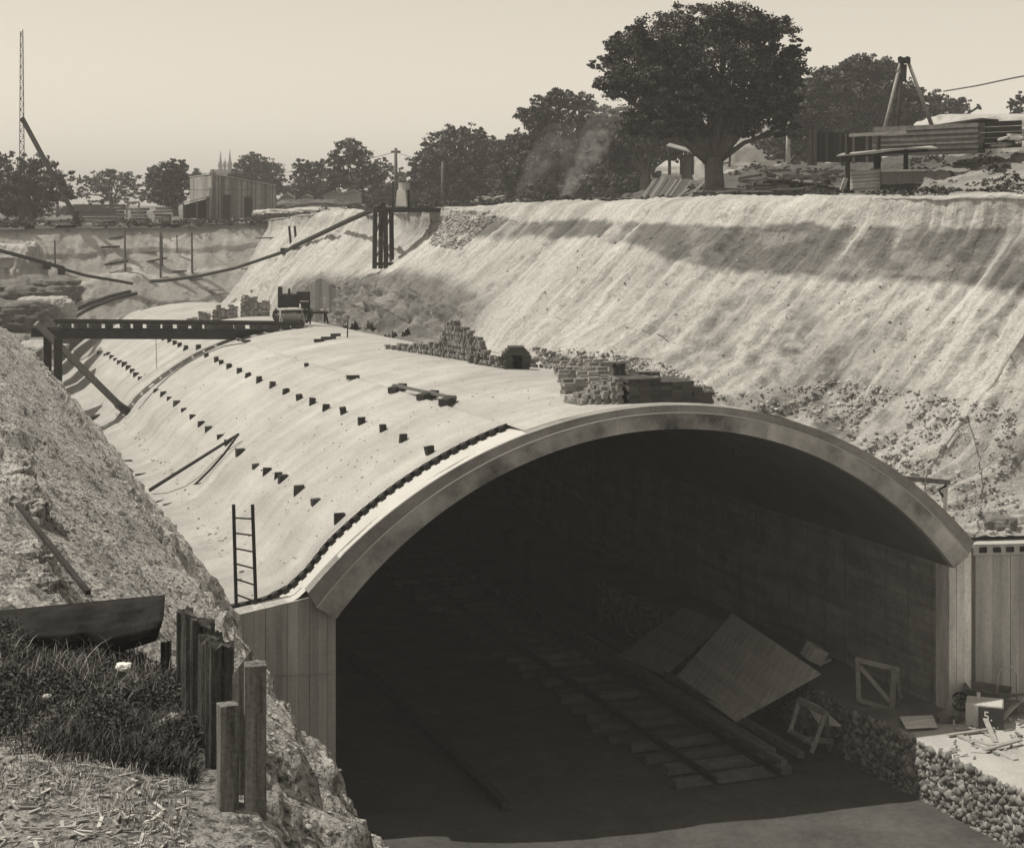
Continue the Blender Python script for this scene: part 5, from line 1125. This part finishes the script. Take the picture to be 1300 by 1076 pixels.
mb = MB(); mb.box(at(1034, 829, 39.2), (.42, .4, .36), Matrix.Rotation(.5, 3, 'Y') @ Matrix.Rotation(.4, 3, 'Z'), 1.1); mb.build('box', M_panel, t, bevel=.01)
mb = MB(); mb.box(at(1047, 838, 39.4), (.3, .3, .05), Matrix.Rotation(-.4, 3, 'Y'), 1); mb.build('lid', M_panel, t)
# trestles (A-frame sawhorses)
def aframe(name, pxs, Y, label, mat_=M_shed, grp='sawhorses on the tunnel floor'):
    t_ = thing(name, at(*pxs['base'], Y), label, 'sawhorse', grp)
    for nm_, a, da, b, db, w_ in pxs['bars']:
        m_ = MB(); m_.beam(at(*a, Y + da), at(*b, Y + db), w_, w_ * .8, up=(0, -1, 0), shade=random.uniform(.8, 1.3)); m_.build(nm_, mat_, t_)
    return t_
aframe('sawhorse', {'base': (1030, 945), 'bars': [('top_rail', (1013, 888), 0, (1050, 906), -.8, .11), ('leg', (1015, 888), 0, (1002, 930), -.3, .09), ('leg', (1014, 889), 0, (1032, 938), .5, .09), ('leg', (1048, 905), -.8, (1030, 955), -1.2, .09), ('leg', (1049, 906), -.8, (1052, 952), -.2, .09), ('crossbar', (1004, 928), -.3, (1032, 944), -1.2, .08), ('foot_board', (1020, 938), -1, (1056, 940), -.6, .10)]}, 36.6, 'pale A-frame sawhorse standing before the large form panel')
mb = MB(); mb.prism([at(1016, 886, 37.2), at(1042, 898, 36.6), at(1068, 922, 36), at(1040, 920, 36.2)], (0, 0, .03), 1); tag(mb.build('small_board', M_panel), 'small triangular board leaning on the near sawhorse', 'board')
aframe('braced_frame', {'base': (1120, 900), 'bars': [('left_upright', (1088, 838), 0, (1090, 888), 0, .10), ('top_rail', (1086, 836), 0, (1142, 850), -.3, .10), ('right_upright', (1134, 848), -.3, (1132, 898), -.3, .12), ('diagonal', (1092, 846), 0, (1130, 890), -.3, .09), ('foot_rail', (1090, 888), 0, (1134, 900), -.3, .10), ('rear_upright', (1138, 850), .3, (1144, 892), .5, .09), ('foot_stub', (1132, 898), -.3, (1148, 886), .6, .09)]}, 36.0, 'dim braced timber frame standing on the ledge against the inner wall')
# side ledge with rubble face
zl = -10.62; cE_ = CA + 11.62
t_pts = []
G = None
sgr = np.linspace(12, 70, 160); cgr = np.concatenate([[cE_ - .02, cE_ - .01], np.linspace(cE_, CA + SPAN + 9, 60)])
Cg, Sg = np.meshgrid(cgr, sgr, indexing='ij'); Zg = zl - .02 * (Sg - S0) + 0 * Cg; Zg[0] = FZ - .6
Cg = Cg + .10 * fbm(np.stack([Sg * .8, Sg * 0, Cg * 0], -1), 3, 8)
G = np.stack([Cg * V[0] + Sg * U[0], Cg * V[1] + Sg * U[1], Zg], -1)
lg = gridmesh('side_ledge', G, M_ledge, lambda G, c, s: .025 * fbm(G * 1.5, 4, 33) * (c > cE_ + .2) , lambda G, c, s: (1 - .45 * sm(.0, .5, fbm(G * .9, 3, 61) - .1)) * np.where(s > S0 - .6, .45 + .0 * s, 1) * np.where(G[..., 2] < zl - .02 * (s - S0) - .2, .3, 1), 'pale concrete ledge along the right side of the tunnel floor', smooth=False)  # darker from the arch mouth inward: tunnel shade painted into the ledge
_lx = np.linspace(10, 80, 400); _ly = fbm(np.stack([_lx * .8, _lx * 0, _lx * 0], -1), 3, 8)
def LF(s_): return float(np.interp(s_, _lx, _ly))
P = []; S_ = []
for i in range(9000):
    s_ = random.uniform(22, 46); z_ = random.uniform(FZ - .1, zl - .05) - .02 * (s_ - S0); q = F(cE_ - .01 + .10 * LF(s_), s_, z_); P.append(tuple(q)); S_.append((.025 + .085 * random.random() ** 2))
rocks(np.array(P), np.array(S_), 'rubble', mat('ledge_stone', .22, .3, 4, bump=.6, bscale=14, fine=.25), 'rough rubble stones facing the edge of the side ledge', 'rubble', 1.0)
co = None
BV2 = None
def L2(px, py, dz=0): p = onz(px, py, zl + .02); return p + Vector((0, 0, dz))
t = thing('numbered_block', L2(1246, 926), 'pale concrete block carrying a dark board painted with 5.', 'concrete block')
qa = L2(1226, 922); dx = L2(1269, 926) - qa; dx.z = 0; Lb = .78; dx.normalize(); dy = Vector((-dx.y, dx.x, 0)); m_ = Matrix((dx, dy, Vector((0, 0, 1)))).transposed()
cb = qa + dx * .36 + dy * .3
mb = MB(); mb.box(cb + Vector((0, 0, .24)), (.74, .6, .48), m_, 1.15); mb.build('block', M_ledge, t, bevel=.02)
fb = qa + dx * .50 - dy * .035
mb = MB(); mb.box(fb + Vector((0, 0, .22)), (.50, .03, .44), m_, 1); sl2 = mb.build('slate', M_slate, t)
cu = bpy.data.curves.new('number', 'FONT'); cu.body = '5.'; cu.size = .27; cu.extrude = .004; cu.align_x = 'CENTER'; cu.align_y = 'CENTER'
to = bpy.data.objects.new('tmp', cu); scene.collection.objects.link(to); dg = bpy.context.evaluated_depsgraph_get(); me = bpy.data.meshes.new_from_object(to.evaluated_get(dg)); bpy.data.objects.remove(to)
a_ = me.attributes.new('shade', 'FLOAT', 'POINT'); a_.data.foreach_set('value', [1.0] * len(me.vertices)); me.materials.clear()
no = link('number', me, M_white, sl2, fb + Vector((0, 0, .26)) - dy * .020 - dx * .06); no.rotation_euler = Matrix((dx, Vector((0, 0, 1)), -dy)).transposed().to_euler()
mb = MB(); mb.box(cb + Vector((0, 0, .56)) - dx * .12, (.07, .07, .16), m_, 1.2); mb.build('lifting_stub', M_ledge, t)
# boards and debris on the ledge
lab = ['split white board leaning on the numbered block', 'long dark-edged board lying lowest at the right corner', 'board lying across the debris below the numbered block', 'short board end nearest the right corner', 'thin batten lying left of the debris', 'board crossing the long board at its right end', 'batten sticking out right of the numbered block']
bars = [((1246, 918, .28), (1264, 944, .03), .10), ((1218, 936, .04), (1290, 968, .06), .13), ((1204, 936, .05), (1262, 928, .06), .09), ((1236, 943, .06), (1262, 952, .10), .13), ((1212, 927, .03), (1232, 926, .04), .06), ((1250, 958, .10), (1296, 946, .12), .10), ((1262, 925, .05), (1298, 906, .35), .09)]
for lb, (a, b, w_) in zip(lab, bars):
    mb = MB(); mb.beam(L2(a[0], a[1], a[2]), L2(b[0], b[1], b[2]), w_, .035, shade=random.uniform(.9, 1.5)); tag(mb.build('scrap_board', M_woodl), lb, 'board', 'scrap boards by the numbered block')
mb = MB()
for i in range(60):
    p = L2(random.uniform(1205, 1300), random.uniform(915, 965), random.uniform(.01, .08)); mb.box(p, (random.uniform(.05, .3), random.uniform(.02, .06), .02), Matrix.Rotation(random.uniform(0, 3), 3, 'Z') @ Matrix.Rotation(random.uniform(-.3, .3), 3, 'Y'), random.uniform(.3, 1.4))
tag(mb.build('wood_scraps', M_woodl), 'litter of small wood scraps around the numbered block', 'scraps', kind='stuff')
mb = MB(); mb.prism([L2(1142, 914, .06), L2(1150, 930, .08), L2(1190, 926, .05), L2(1184, 912, .05)], (0, 0, .025), 1.2); tag(mb.build('floor_sheet', M_panel), 'pale sheet lying on the ledge edge left of the pillar foot', 'sheet')
boulder(L2(1205, 915, .08), (.24, .18, .13), 'dark_sack', M_rock, 'dark sack slumped at the foot of the bright pillar', 'sack', seed=61, amp=.3)
t = thing('wheelbarrow', L2(1255, 900), 'dark wheelbarrow parked behind the numbered block against the wing wall', 'wheelbarrow')
wb = L2(1258, 905)
vs = [wb + dx * x + dy * y + Vector((0, 0, z)) for (x, y, z) in ((-.35, -.22, .26), (.25, -.22, .22), (.25, .22, .22), (-.35, .22, .26), (-.55, -.32, .56), (.42, -.32, .50), (.42, .32, .50), (-.55, .32, .56))]
mb = MB(); mb.add(vs, [(0, 1, 2, 3), (0, 1, 5, 4), (1, 2, 6, 5), (2, 3, 7, 6), (3, 0, 4, 7)], 1); o = mb.build('tray', M_wood, t, fix=False); md = o.modifiers.new('s', 'SOLIDIFY'); md.thickness = .03
wheel(wb - dx * .62 + Vector((0, 0, .2)), .2, .06, dy).build('wheel', M_iron, t)
for sy in (-.2, .2):
    mb = MB(); mb.beam(wb - dx * .62 + dy * sy * .4 + Vector((0, 0, .22)), wb + dx * .95 + dy * sy * 1.5 + Vector((0, 0, .42)), .05, .05); mb.build('handle', M_wood, t)
    mb = MB(); mb.beam(wb + dx * .2 + dy * sy, wb + dx * .2 + dy * sy + Vector((0, 0, .3)), .04, .04); mb.build('leg', M_wood, t)
mb = MB(); hb = L2(1268, 905); mb.path([hb + Vector((0, .1, 0)), hb + Vector((0, .1, .75)), hb + Vector((.08, .1, .9)), hb + Vector((.3, .1, .95)), hb + Vector((.42, .1, .8)), hb + Vector((.42, .1, 0))], .03, 7, 1.2); tag(mb.build('bent_pipe', M_tin, smooth=True), 'pale hooped pipe standing behind the wheelbarrow by the wing wall', 'pipe')
# ================================================================== FOREGROUND
def fore_post(px, ytop, ybot, w_px, Y, label, mat_=M_post, rnd=False, lean=0, top=0.0, dpt=None, grp='posts at the near edge'):
    k = Y / FPX; w_ = w_px * k; d_ = dpt or w_ * .8; a = at(px, ybot, Y); a.z = min(a.z, drop(a.x, a.y, 0).z - .1); b = at(px + lean, ytop, Y)
    n_ = 14; m_ = MB(); vs = []; fs = []; rs = random.Random(int(px * 7)); seg = 26 if rnd else 20
    prof = []
    for k_ in range(seg):
        an = 2 * math.pi * k_ / seg + math.pi / seg
        if rnd: r_ = (1 / max(abs(math.cos(an)), abs(math.sin(an))) ** .45) * (1 + rs.uniform(-.13, .10))
        else: r_ = 1 / max(abs(math.cos(an)), abs(math.sin(an))) ** .85 * (1 + rs.uniform(-.015, .015))
        prof.append((math.cos(an) * r_ * w_ / 2, math.sin(an) * r_ * d_ / 2))
    ro = random.Random(int(px)).uniform(-.2, .5); cr, sr_ = math.cos(ro), math.sin(ro)
    for i in range(n_ + 1):
        t_ = i / n_; c_ = a.lerp(b, t_)
        for k_, (x, y) in enumerate(prof):
            f_ = 1 + (rs.uniform(-.03, .03) if rnd else rs.uniform(-.008, .008)); x2, y2 = x * f_, y * f_
            zz = (top * (x / w_ * 2) * .5 + (rs.uniform(-.03, .03) if rnd else 0)) if i == n_ else 0
            vs.append(c_ + Vector((x2 * cr - y2 * sr_, x2 * sr_ + y2 * cr, zz)))
    fs = [(i * seg + k_, i * seg + (k_ + 1) % seg, (i + 1) * seg + (k_ + 1) % seg, (i + 1) * seg + k_) for i in range(n_) for k_ in range(seg)]
    vs.append(b + Vector((0, 0, .01))); fs += [(n_ * seg + k_, n_ * seg + (k_ + 1) % seg, len(vs) - 1) for k_ in range(seg)]
    m_.add(vs, fs, 1); return tag(m_.build('fence_post', mat_), label, 'post', grp)
fore_post(235, 775, 985, 20, 10.1, 'tallest dark round-topped post at the left of the near row', rnd=True, top=.0)
fore_post(251, 786, 990, 40, 9.7, 'broad dark split post with a flat ragged top, second of the near row', rnd=True, top=-.05)
fore_post(267, 808, 1000, 30, 9.3, 'rough grey post in front of the broad split post', rnd=True)
fore_post(280, 818, 1010, 36, 9.0, 'darkest rough post in the middle of the near row', rnd=True, top=-.04)
fore_post(289, 893, 1015, 25, 8.4, 'short sawn square post at the front of the row', M_postl, dpt=.09)
fore_post(308, 840, 1015, 22, 8.6, 'narrow sawn plank post, round-shouldered, left of the last square post', M_postl, dpt=.10, top=.12)
fore_post(324, 842, 1020, 28, 8.45, 'rightmost sawn square post with a bright top', M_postl, dpt=.11)
fore_post(211, 817, 880, 13, 11.2, 'small isolated dark post left of the row', rnd=True)
fore_post(181, 830, 870, 10, 11.8, 'stumpy dark stub beneath the end of the tarred sheet', rnd=True)
# tarred bent sheet
t = thing('tarred_sheet', at(120, 830, 11.6), 'long dark bent tarred sheet lying on its edge above the weeds', 'sheet metal')
nx_, ny_ = 40, 16; GG = np.zeros((nx_ + 1, ny_ + 1, 3))
for i in range(nx_ + 1):
    u_ = i / nx_; xt = -60 + 269 * u_; yt = 779 - 24 * u_ ** 1.6 - 4 * math.sin(u_ * 3); xb = -60 + 258 * u_; yb = 848 - 18 * u_ - 30 * max(0, u_ - .72) ** 1.0 * (1 + u_)
    for j in range(ny_ + 1):
        v_ = j / ny_; px = xt + (xb - xt) * v_; py = yt + (yb - yt) * v_; Y = 11.5 - .32 * math.sin(v_ * 2.9) - .35 * v_ + .9 * (.5 - u_) * .25 + .022 * math.sin(v_ * 44) + .05 * math.sin(u_ * 9 + v_ * 3) + .02 * math.sin(u_ * 31)
        GG[i, j] = at(px + 3 * math.sin(v_ * 3), py, Y)
o = gridmesh('sheet', GG, M_sheet, None, None, None, kind=None, parent=t); md = o.modifiers.new('s', 'SOLIDIFY'); md.thickness = .012
mb = MB(); mb.path([at(98, 840, 11.1), at(118, 837, 11.1), at(148, 829, 11.15)], .014, 6, 1); mb.build('pale_edge', M_stone, t)
mb = MB(); mb.beam(at(22, 640, 15.2), at(112, 752, 12.6), .04, .035, shade=1); tag(mb.build('leaning_bar', M_dark), 'dark straight bar lying slanted down the bank to the tarred sheet', 'bar')
mb = MB(); mb.beam(at(26, 648, 15.1), at(60, 690, 14.1), .07, .04, shade=1.3); tag(mb.build('leaning_batten', M_wood), 'short grey batten lying beside the slanted bar', 'batten')
for i, (px, py, r_, lb) in enumerate(((22, 645, (.28, .3, .2), 'pale cracked rock at the left edge above the slanted bar'), (30, 700, (.28, .3, .16), 'rounded grey rock under the slanted bar'), (75, 668, (.14, .16, .09), 'small rock right of the slanted bar head'), (30, 735, (.26, .22, .12), 'broad dark-streaked rock above the tarred sheet'), (5, 600, (.28, .3, .2), 'rock at the left frame edge above the others'))):
    h_ = hit(px, py); boulder(h_ + Vector((0, .1, -.12)), r_, 'bank_rock', M_lbank, lb, seed=70 + i, amp=.55, n_=60)
boulder(onz(157, 846, -2.78), (.045, .04, .022), 'white_rag', M_white, 'bright white rag lying in the weeds below the sheet', 'rag', seed=80, amp=.4)
boulder(onz(60, 884, -2.84), (.025, .025, .015), 'pale_stone', M_stone, 'small rounded pale stone at the front edge of the weeds', 'stone', seed=81, amp=.2)
# weeds: many curved blades
def weeds(n_, region, name, label, hmin, hmax, wd, seed, mat_):
    r_ = np.random.default_rng(seed); m_ = n_ * 3
    x = r_.uniform(region[0], region[1], m_); y = r_.uniform(region[2], region[3], m_); Yq_ = 2.85 * FPX / (y - HY); Xq_ = (x - CX) / FPX * Yq_
    k_ = fbm(np.stack([Xq_ * 2.2, Yq_ * 1.4, Xq_ * 0], -1), 3, seed) > r_.uniform(-.25, .3, m_)
    k_ &= y < region[3] - 75 * np.clip(fbm(np.stack([Xq_ * 2.5, Yq_ * .3, Xq_ * 0], -1), 4, seed + 9) + .55, 0, 1) * r_.uniform(.3, 1, m_)
    P = [tuple(drop(a, b, 0)) for a, b in zip(Xq_[k_][:n_], Yq_[k_][:n_])]; n_ = len(P)
    P = np.array(P); an = r_.uniform(0, 6.28, n_); h_ = r_.uniform(hmin, hmax, n_) * r_.uniform(.4, 1, n_); ln = r_.uniform(.1, .9, n_) * h_
    dr = np.stack([np.cos(an), np.sin(an), an * 0], -1); sd_ = np.stack([-np.sin(an), np.cos(an), an * 0], -1); up_ = np.array([0, 0, 1.0])
    rows_ = []
    for t_ in (0, .4, .75, 1):
        c_ = P + dr * (ln * t_ ** 2)[:, None] + up_ * (h_ * (t_ - .25 * t_ ** 3))[:, None]; w_ = wd * (1 - t_ ** 2 * .95) * r_.uniform(.6, 1.3, n_)
        rows_ += [c_ - sd_ * w_[:, None], c_ + sd_ * w_[:, None]]
    co_ = np.stack(rows_, 1).reshape(-1, 3); b_ = 8 * np.arange(n_)[:, None]
    fc_ = np.concatenate([b_ + np.array([[0, 1, 3, 2]]), b_ + np.array([[2, 3, 5, 4]]), b_ + np.array([[4, 5, 7, 6]])])
    return tag(npmesh(name, co_, fc_, mat_, None, np.repeat(r_.uniform(.4, 2.2, n_), 8)), label, 'weeds', kind='stuff')
weeds(22000, (-80, 250, 800, 965), 'weeds', 'dark tangled weeds below the tarred sheet', .03, .17, .0035, 5, M_grass)
weeds(2500, (-80, 240, 910, 1075), 'dry_grass', 'dry pale grass tufts on the littered ground in front', .03, .10, .003, 6, mat('dry_grass_mat', .22, .3, 6, bump=0, fine=.3))
def leafy(n_, region, label, seed, size):
    r_ = np.random.default_rng(seed); x = r_.uniform(region[0], region[1], n_ * 3); y = r_.uniform(region[2], region[3], n_ * 3); Yq_ = 2.85 * FPX / (y - HY); Xq_ = (x - CX) / FPX * Yq_
    nn_ = fbm(np.stack([Xq_ * 3, Yq_ * 1.6, Xq_ * 0], -1), 3, seed); k_ = (nn_ > r_.uniform(-.3, .3, n_ * 3)) & (y < region[3] - 80 * np.clip(fbm(np.stack([Xq_ * 2.5, Yq_ * .3, Xq_ * 0], -1), 4, 14) + .55, 0, 1)); hh_ = (.05 + .13 * np.clip(nn_ + .5, 0, 1))[k_][:n_]
    B = np.array([tuple(drop(a, b, 0)) for a, b in zip(Xq_[k_][:n_], Yq_[k_][:n_])]); per = 22; N = len(B) * per; ci = np.repeat(np.arange(len(B)), per)
    Q = B[ci] + np.stack([r_.normal(0, .035, N), r_.normal(0, .035, N), r_.random(N) * hh_[ci]], -1)
    nr = r_.normal(size=(N, 3)) + np.array([0, 0, .9]); nr /= np.linalg.norm(nr, axis=1, keepdims=True); t1 = np.cross(nr, r_.normal(size=(N, 3))); t1 /= np.linalg.norm(t1, axis=1, keepdims=True); t2 = np.cross(nr, t1); sz = size * r_.uniform(.4, 1.5, N)[:, None]
    co_ = np.stack([Q + t1 * sz, Q + t2 * sz * .4, Q - t1 * sz, Q - t2 * sz * .4], 1).reshape(-1, 3)
    return tag(npmesh('weeds', co_, np.arange(N * 4).reshape(-1, 4), M_grass, None, np.repeat(r_.uniform(.4, 1.6, len(B))[ci] * r_.uniform(.7, 1.5, N), 4)), label, 'weeds', kind='stuff')
leafy(1500, (-80, 250, 800, 955), 'broad-leaved dark weeds mixed among the grass below the sheet', 90, .013)
weeds(1500, (-80, 250, 800, 930), 'tall_grass', 'long arching pale blades standing out of the dark weeds', .14, .30, .0035, 8, mat('tall_grass_mat', .13, .4, 6, bump=0, fine=.3))
mb = MB()
for i in range(420):
    p = onz(random.uniform(-60, 240), random.uniform(905, 1076), -2.9); p = drop(p.x, p.y, 0); L_ = random.uniform(.02, .11)
    mb.box(p + Vector((0, 0, .008)), (L_, random.uniform(.004, .018), .006), Matrix.Rotation(random.uniform(0, 3.1), 3, 'Z') @ Matrix.Rotation(random.uniform(-.3, .3), 3, 'Y'), random.uniform(.6, 1.7))
tag(mb.build('wood_chips', M_woodl), 'pale bark and wood chips strewn on the ground before the weeds', 'wood chips', kind='stuff')
for a, b, lb in (((186, 930), (222, 906), 'large flat pale bark strip lying before the posts'), ((205, 915), (228, 912), 'smaller pale bark strip lying before the posts')):
    mb = MB(); mb.beam(onz(*a, -2.88), onz(*b, -2.86), .05, .015, shade=1.1); tag(mb.build('bark_strip', M_woodl), lb, 'bark')
# ================================================================== AIR
def vol(name, dens, col=(1, 1, 1, 1), aniso=.0, noise_scale=None, emis=0):
    m = bpy.data.materials.new(name); m.use_nodes = True; n = m.node_tree.nodes; l = m.node_tree.links; n.clear()
    o_ = n.new('ShaderNodeOutputMaterial'); v = n.new('ShaderNodeVolumePrincipled'); v.inputs['Color'].default_value = col; v.inputs['Density'].default_value = dens; v.inputs['Anisotropy'].default_value = aniso
    l.new(v.outputs[0], o_.inputs['Volume'])
    if noise_scale:
        g_ = n.new('ShaderNodeTexCoord'); t_ = n.new('ShaderNodeTexNoise'); t_.inputs['Scale'].default_value = noise_scale; t_.inputs['Detail'].default_value = 3; l.new(g_.outputs['Object'], t_.inputs['Vector'])
        r_ = n.new('ShaderNodeMapRange'); r_.inputs['From Min'].default_value = .42; r_.inputs['From Max'].default_value = .72; r_.inputs['To Max'].default_value = dens; l.new(t_.outputs['Fac'], r_.inputs['Value']); l.new(r_.outputs[0], v.inputs['Density'])
    return m
hz = vol('haze_air', .0011, (.95, .95, .95, 1))
mb = MB(); mb.box((-75, 765, 3.5), (1850, 1990, 37), None, 1); o = mb.build('haze', hz); o['kind'] = 'stuff'; o['label'] = 'thin even haze filling the air over the cutting'; o['category'] = 'haze'

for i, (px, py, Y, rx, ry_, lean, dn, lb) in enumerate(((738, 212, 91, 20, 50, 24, .55, 'white smoke plume rising from the rightmost fire drum'), (722, 243, 90, 10, 20, 5, .95, 'bright thick smoke right over the rightmost drums'), (672, 225, 91, 14, 34, 12, .28, 'faint smoke rising from the leftmost drum'), (700, 200, 92, 34, 46, 20, .13, 'wide thin smoke drifting before the dark fig tree'), (760, 170, 92, 26, 46, 18, .16, 'upper drift of smoke before the trees left of the big fig'))):
    k = Y / FPX; c_ = at(px, py, Y); m_ = vol('smoke_%d' % i, dn, (.9, .9, .9, 1), 0, 1.1 / (rx * k * .6)); th, ph_ = np.meshgrid(np.linspace(0, 2 * np.pi, 25), np.linspace(0, np.pi, 17), indexing='ij')
    D = np.stack([np.cos(th) * np.sin(ph_), np.sin(th) * np.sin(ph_), np.cos(ph_)], -1); P = D * np.array([rx, rx * .8, ry_]) * k; P[..., :2] *= (1 + .35 * D[..., 2:3]); P[..., 0] += lean * k * D[..., 2] + .2 * np.sin(D[..., 2] * 4); P = P + np.array(c_)
    idx = np.arange(P.shape[0] * P.shape[1]).reshape(P.shape[:2]); Fc = np.stack([idx[:-1, :-1], idx[:-1, 1:], idx[1:, 1:], idx[1:, :-1]], -1).reshape(-1, 4)
    tag(npmesh('smoke', P.reshape(-1, 3), Fc, m_), lb, 'smoke', 'smoke over the fire line', 'stuff')
for i, (x, y, Y, rx, ry_, lb) in enumerate(((500, 248, 145, 26, 12, 'dark shrub behind the hopper on the tower'), (575, 246, 128, 34, 14, 'dark shrub in the middle under the wide fig'), (690, 248, 108, 34, 16, 'dark shrub behind the fire drums'), (738, 248, 108, 30, 16, 'dark shrub right behind the thickest smoke'), (410, 246, 156, 26, 13, 'dark shrub left of the tall round-headed tree'), (800, 238, 98, 22, 14, 'dark shrub beside the thin post left of the shelter'), (30, 265, 125, 26, 10, 'dark shrub under the tree at the left edge'), (1000, 190, 104, 26, 16, 'dark shrub behind the pale pole right of the fig'))):
    tree((x, y + ry_ + 4, y + ry_), Y, [(x - rx * .5, y, rx * .6, ry_), (x + rx * .4, y + 1, rx * .6, ry_ * .9), (x, y - ry_ * .3, rx * .5, ry_)], 3000, .17, lb, 160 + i, .08, gaps=.8, name='shrub', grp='dark shrubs under the far trees', cat='shrub')

mb = MB(); r7 = random.Random(5)
for i in range(170):
    px = r7.uniform(680, 775); py = 458 + (px - 680) * .28 + r7.uniform(-16, 8); h_ = hit(px, py)
    mb.box(h_ + Vector((0, 0, .03)), (.2, .1, .07), Matrix.Rotation(r7.uniform(0, 3), 3, 'Z') @ Matrix.Rotation(r7.uniform(-.5, .5), 3, 'X'), r7.uniform(.5, 1.8))
tag(mb.build('scattered_bricks', M_brick), 'bricks scattered between the hut-shaped stack and the large stack', 'bricks', kind='stuff')

def edge_tufts(c0, c1, n_, sfun, rz_, label, seed, leaf):
    r_ = random.Random(seed); lb = []
    for i in range(n_):
        c = r_.uniform(c0, c1) if callable(sfun) else None; s_ = sfun(r_, c)
        q = dropcs(c, s_) if not isinstance(s_, tuple) else dropcs(*s_)
        rr = r_.uniform(.25, 1.0) * rz_; lb.append((q + Vector((0, 0, rr * .35)), (rr * r_.uniform(1.2, 3), rr * 1.5, rr)))
    m_ = leaves(lb, n_ * 130, leaf, gaps=.5, seed=seed); tag(npmesh('edge_weeds', m_[0], m_[1], M_leaf, None, m_[2]), label, 'weeds', kind='stuff')
edge_tufts(-3, 25, 120, lambda r_, c: r_.uniform(109.3, 113), .34, 'dark weeds and scrub fringing the top of the end cut', 3, .09)
edge_tufts(32, 80, 110, lambda r_, c: (float(crc(c)) + r_.uniform(.2, 2.0), c), .16, 'low dark weeds fringing the crest of the right bank', 4, .05)
edge_tufts(40, 72, 260, lambda r_, c: (r_.uniform(25.5, 37), c), .22, 'scrubby dark weeds over the mound behind the right crest', 5, .06)
for i in range(14):
    px = 30 + i * 24 + random.uniform(-8, 8); q = dropcs(*cs(at(px, 285, 106.5))); L_ = random.uniform(.5, 2.2); mb = MB(); a = random.uniform(-.5, .5)
    mb.beam(q + Vector((-L_ / 2, 0, .1)), q + Vector((L_ / 2, a, .12 + random.uniform(-.05, .3))), .18, .1, shade=random.uniform(.6, 2)); 
    tag(mb.build('edge_timber', M_wood), 'loose timber lying among the weeds along the top of the end cut', 'timber', 'timbers along the top of the end cut')

scatter_px([(360, 425), (450, 430), (640, 470), (740, 510), (640, 545), (500, 625), (380, 730), (320, 760), (240, 660), (180, 570), (130, 480), (200, 440)], 420, .008, .035, 'mortar_chips', M_stone, 'mortar chips and grit scattered over the vault surface', 'chips', clus=.8)
scatter_px([(360, 425), (450, 430), (640, 470), (740, 510), (640, 545), (500, 625), (380, 730), (320, 760), (240, 660), (180, 570), (130, 480), (200, 440)], 160, .01, .03, 'dark_chips', M_brickd, 'dark scraps scattered over the vault surface', 'chips', clus=.6)

scatter_px([(560, 300), (1290, 280), (1290, 640), (1000, 540), (900, 505), (640, 450), (520, 400)], 450, .008, .045, 'bank_clods', M_bank, 'small clods lying all over the right bank', 'clods', clus=.5)
edge_tufts(58, 100, 150, lambda r_, c: (float(crc(c)) + r_.uniform(.3, 5), c), .34, 'dark scrub and rubbish behind the crest between tower and fig', 8, .07)
crest_logs(690, 830, 254, 264, 76, 46, M_wood, 'long dark litter of timber along the crest before the fires', tilt=2, sh=(.3, 1.6), th=.07)
crest_logs(905, 1050, 240, 252, 56, 40, M_wood, 'dark tangled timber along the crest right of the big fig', tilt=4, sh=(.3, 1.4), th=.06)

tree((655, 268, 240), 122, [(650, 190, 24, 18), (668, 205, 24, 22), (640, 215, 22, 22), (658, 238, 34, 18)], 8000, .19, 'dark tree filling the gap between the two left fig trees', 201, .3, gaps=.5)
tree((795, 262, 240), 104, [(785, 160, 26, 26), (770, 190, 28, 26), (800, 205, 28, 22), (780, 228, 34, 18), (815, 222, 22, 14)], 9000, .17, 'dark tree joining the smoky fig to the big fig', 202, .3, gaps=.5)
tree((1035, 215, 180), 112, [(1035, 110, 20, 20), (1022, 135, 26, 24), (1045, 165, 34, 24), (1015, 175, 26, 18)], 7000, .18, 'dark tree right behind the pale pole and the fig crown', 203, .3, gaps=.5)
